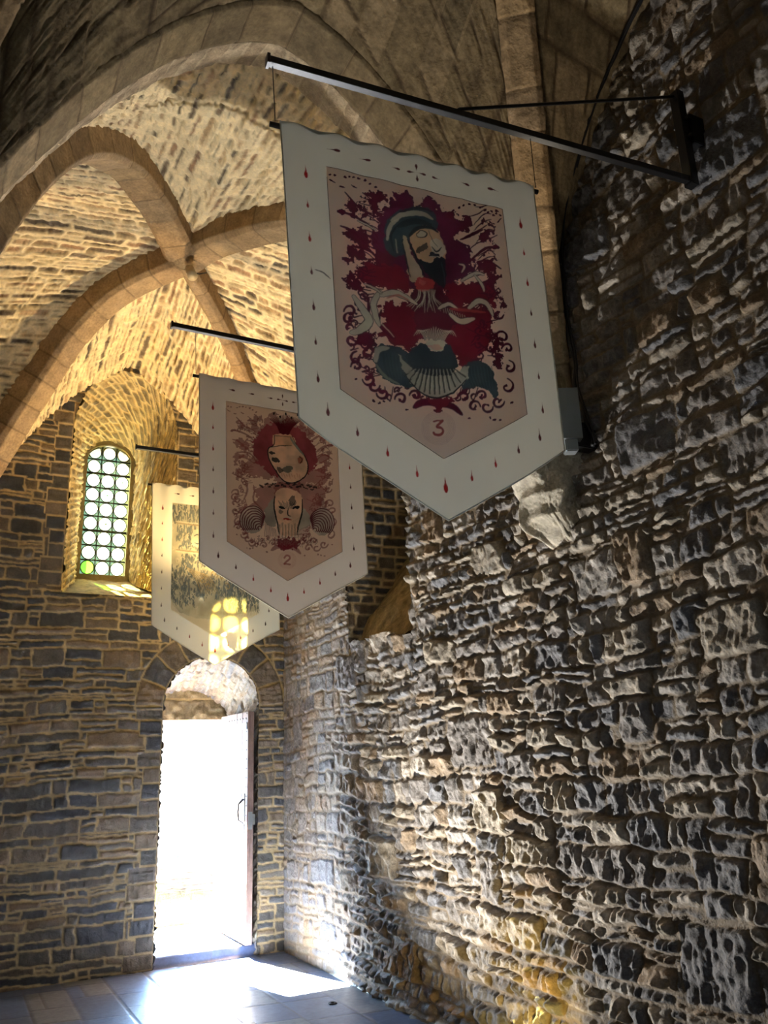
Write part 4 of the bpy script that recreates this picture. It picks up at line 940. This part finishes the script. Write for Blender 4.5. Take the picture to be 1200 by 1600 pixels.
# ---- wall arms carrying the banners
def arm(x0, y0, ang, z, reach0, label, brace_u, postx):
    d = Vector((math.cos(ang), math.sin(ang), 0)); o0 = Vector((x0, y0, z)); u1 = (postx-x0)/d.x
    end = o0+d*u1; st_ = o0+d*reach0
    t = thing('banner_arm', label, 'bracket', end, 'black wall arms carrying the banners')
    bm = bmesh.new(); beam(bm, st_, end, .030, .030); obj('arm_bar', bm, M['iron'], t)
    bm = bmesh.new(); beam(bm, st_-d*.004, st_+d*.008, .036, .044, .001); obj('end_cap', bm, M['iron'], t)
    bm = bmesh.new(); box(bm, (end.x-.02, end.y-.025, z-.03), (end.x+.025, end.y+.025, z+.50), .003); obj('post', bm, M['iron'], t)
    bm = bmesh.new(); br = o0+d*brace_u
    tube(bm, [br+Vector((0, 0, .012)), br+d*.02+Vector((0, 0, .03)), end+Vector((0, 0, .48))], .0075, 8); obj('tie_rod', bm, M['iron'], t, True)
    bm = bmesh.new(); box(bm, (end.x+.02, end.y-.04, z+.2), (XR+.03, end.y+.04, z+.36), .004)
    for dz in (.23, .33): cyl(bm, (end.x+.01, end.y-.045, z+dz), (end.x+.01, end.y+.045, z+dz), .012, 8)
    obj('wall_clamp', bm, M['iron'], t)
arm(.85, 2.3, math.atan2(-.1, 1.07), 4.10, -.05, 'long black iron arm over the nearest banner, its post and tie rod visible', .73, 2.78)
arm(1.15, 4.5, 0, 4.19, -.19, 'black iron arm over the middle banner, crossing the lit vault', .80, 2.82)
arm(1.32, 6.5, 0, 4.15, -.18, 'black iron arm over the farthest banner, in front of the leaded window', .80, 2.82)

# ================================================================== LAMPS AND CABLE
# grey uplight box under the springing of the near rib
t = thing('uplight', 'grey metal uplight box fixed at the foot of the rib beside the nearest banner', 'lamp', (2.66, 3.03, 3.08))
bm = bmesh.new()
def prism_y(bm, prof_, z0, z1):
    a = [bm.verts.new((x, y, z0)) for x, y in prof_]; b = [bm.verts.new((x, y, z1)) for x, y in prof_]
    bm.faces.new(a[::-1]); bm.faces.new(b)
    for k in range(len(a)): bm.faces.new((a[k], a[(k+1) % len(a)], b[(k+1) % len(b)], b[k]))
rot = -.46
def loc2(x, y): return (2.69+x*math.cos(rot)-y*math.sin(rot), 3.03+x*math.sin(rot)+y*math.cos(rot))
pr = [loc2(-.065, .05), loc2(-.065, -.015)]+[loc2(-.065+.03-.03*math.cos(k*PI/12), -.015-.03*math.sin(k*PI/12)) for k in range(1, 7)]+[loc2(.065, -.045), loc2(.065, .05)]
prism_y(bm, pr, 3.14, 3.42); obj('housing', bm, M['grey'], t)
bm = bmesh.new(); prism_y(bm, [loc2(-.025, .04), loc2(-.025, -.035), loc2(.04, -.035), loc2(.04, .04)], 3.075, 3.145); bmesh.ops.bevel(bm, geom=bm.edges[:], offset=.006, segments=2, affect='EDGES'); obj('junction_box', bm, M['grey'], t)
bm = bmesh.new(); box(bm, (2.74, 3.02, 3.12), (2.88, 3.10, 3.26), .006); obj('mounting_bracket', bm, M['iron'], t)
spot('uplight_lamp', (2.60, 2.98, 3.45), (1.9, 2.2, 5.6), 36, (1, .86, .66), 75, .9, .03)
# cable following the vault down the right wall
pts = [(2.10, 5.44), (2.24, 5.34), (2.53, 5.16), (2.76, 4.92), (2.95, 4.66), (3.05, 4.42), (3.08, 4.15), (3.085, 3.9), (3.06, 3.66), (3.07, 3.5), (3.04, 3.36), (3.00, 3.2), (2.99, 3.12)]
pts = Art.cr(pts, False, 8)
bm = bmesh.new(); tube(bm, [(XR-.06+.008*math.sin(k*.5), p[0], p[1]) for k, p in enumerate(pts)], .012, 8)
tube(bm, [(XR-.065, p[0]-.02, p[1]) for p in pts[:]], .006, 8)
o = obj('cable', bm, M['cable'], None, True); tag(o, 'black electric cable running down the edge of the vault to the grey uplight', 'cable')
# small spotlight on the boss
t = thing('spotlight', 'small cream cylinder spotlight fixed under the vault boss', 'lamp', (1.40, 5.92, 5.50))
bm = bmesh.new(); cyl(bm, (1.385, 5.90, 5.55), (1.40, 5.84, 5.44), .036, 16, .042); obj('housing', bm, M['cream'], t, True)
bm = bmesh.new(); tube(bm, [(1.40, 5.90, 5.52), (1.47, 5.92, 5.53), (1.54, 5.95, 5.58)], .006, 6); obj('bracket', bm, M['iron'], t, True)
# twin floodlight behind the far banner, on an arm over the doorway
t = thing('floodlight', 'lit warm twin floodlight shining through the farthest banner above the doorway', 'lamp', (2.0, 7.68, 2.95))
bm = bmesh.new(); box(bm, (1.92, 7.63, 2.86), (2.08, 7.70, 3.02), .004); obj('wall_plate', bm, M['iron'], t)
bm = bmesh.new(); tube(bm, [(2.0, 7.66, 2.94), (2.0, 7.3, 2.9), (2.0, 7.02, 2.83)], .012, 8); tube(bm, [(1.84, 7.0, 2.93), (2.0, 7.02, 2.83), (2.05, 7.0, 2.70)], .01, 8); obj('arm', bm, M['iron'], t, True)
for c in ((1.84, 6.98, 2.96), (2.05, 6.98, 2.67)):
    bm = bmesh.new(); cyl(bm, (c[0], c[1]+.03, c[2]-.02), (c[0], c[1]-.02, c[2]+.03), .03, 16, .05); h_ = obj('lamp_head', bm, M['iron'], t, True)
    bm = bmesh.new(); ball(bm, (c[0], c[1]-.025, c[2]+.035), .026); b_ = obj('bulb', bm, M['bulb'], h_, True); b_.matrix_parent_inverse = Matrix.Identity(4)
spot('floodlight_vault_lamp', (1.95, 6.92, 3.02), (1.1, 6.1, 5.6), 280, WARM, 130, .9, .05)
spot('floodlight_wall_lamp', (1.95, 6.90, 2.92), (1.7, 7.7, 3.4), 26, WARM, 115, 1, .05)
spot('floodlight_cloth_lamp', (2.0, 6.86, 2.74), (1.9, 6.5, 2.62), 9, WARM, 100, 1, .03)
# added unseen lamp, standing in for amber window sun on the right wall
t = thing('uplight', 'low black floor uplight added out of view to tint the right wall amber', 'lamp', (2.45, 3.35, 0))
bm = bmesh.new(); box(bm, (2.38, 3.27, 0), (2.52, 3.43, .08), .006); obj('housing', bm, M['iron'], t)
spot('added_amber_lamp', (2.45, 3.42, .12), (2.9, 4.3, .5), 34, (1, .68, .16), 95, 1, .03)
# white floodlight on the floor at the left, aimed up across the rough wall
t = thing('floodlight', 'black floor floodlight throwing white light up the rough right wall', 'lamp', (1.75, 5.3, 0))
bm = bmesh.new(); box(bm, (1.69, 5.27, 0), (1.81, 5.35, .03), .004); box(bm, (1.68, 5.30, .03), (1.82, 5.36, .13), .006); obj('housing', bm, M['iron'], t)
spot('white_floodlight_lamp', (1.76, 5.27, .11), (2.60, 2.9, 3.9), 640, (1, .97, .93), 132, 1, .04)
# floor drain
bm = bmesh.new()
for k in range(2): tube(bm, [(2.572+(.028-.012*k)*math.cos(a_), 5.91+(.028-.012*k)*math.sin(a_), .003) for a_ in np.linspace(0, 2*PI, 25)], .004, 6, False)
o = obj('floor_ring', bm, M['nail'], None, True); tag(o, 'small round iron ring set in the flagstone floor near the right wall', 'ring')

# ================================================================== OUTSIDE
def exterior_ground():
    bm = bmesh.new(); vs = [bm.verts.new(p) for p in ((-40, 8.8, .04), (40, 8.8, .04), (40, 60, .04), (-40, 60, .04))]; bm.faces.new(vs)
    vs = [bm.verts.new(p) for p in ((-40, -60, -.2), (40, -60, -.2), (40, -1.7, -.2), (-40, -1.7, -.2))]; bm.faces.new(vs)
    o = obj('ground', bm, M['gravel']); o['kind'] = 'structure'
exterior_ground()
o = slab('stone_building', (0.5, 14, 0), (3.5, 14, 0), (3.5, 14, 3.2), (.5, 14, 3.2), M['ext'], dict(rh=(.1, .25), rw=(.25, .7), wob=.03, split=.2, joint=.02), dict(proud=.02, vary=.02, tilt=.02, chip=.01, edge=.03), .05, seed=131, struct=False)
tag(o, 'sunlit stone building wall seen through the open doorway', 'building')
bm = bmesh.new(); box(bm, (.5, 14.03, 0), (3.5, 15.5, 3.2), .02); obj('building_body', bm, M['ext'], o)
bm = bmesh.new()
vs = [bm.verts.new(p) for p in ((1.5, 11.2, 0), (4.0, 11.2, 0), (4.0, 11.2, .20), (1.5, 11.2, .62), (1.5, 11.6, 0), (4.0, 11.6, 0), (4.0, 11.6, .20), (1.5, 11.6, .62))]
for q in ((0, 1, 2, 3), (7, 6, 5, 4), (3, 2, 6, 7), (0, 4, 5, 1), (1, 5, 6, 2), (4, 0, 3, 7)): bm.faces.new([vs[k] for k in q])
bmesh.ops.subdivide_edges(bm, edges=bm.edges[:], cuts=24, use_grid_fill=True)
for v in bm.verts: v.co += Vector((0, random.uniform(-.012, .012), random.uniform(-.01, .01)))
o = obj('low_wall', bm, M['ext']); tag(o, 'low stone wall with grass beyond the doorway', 'wall')
bm = bmesh.new()
for k in range(500):
    x = random.uniform(1.8, 3.4); y = random.uniform(10.4, 11.1); h_ = random.uniform(.06, .22)*(1.3 if x < 2.5 else .7); dx = random.uniform(-.04, .04)
    a_, b_, c_ = bm.verts.new((x, y, .03)), bm.verts.new((x+.012, y, .03)), bm.verts.new((x+dx, y+random.uniform(-.03, .03), .04+h_)); bm.faces.new((a_, b_, c_))
o = obj('grass', bm, M['grass']); tag(o, 'short sunlit grass growing along the low outdoor wall', 'grass', None, 'stuff')
bm = bmesh.new(); box(bm, (1.4, 9.35, .03), (2.72, 9.75, .20), .015); bmesh.ops.subdivide_edges(bm, edges=bm.edges, cuts=3)
o = obj('stone_step', bm, M['ochre']); tag(o, 'tan stone step just outside the doorway', 'step')
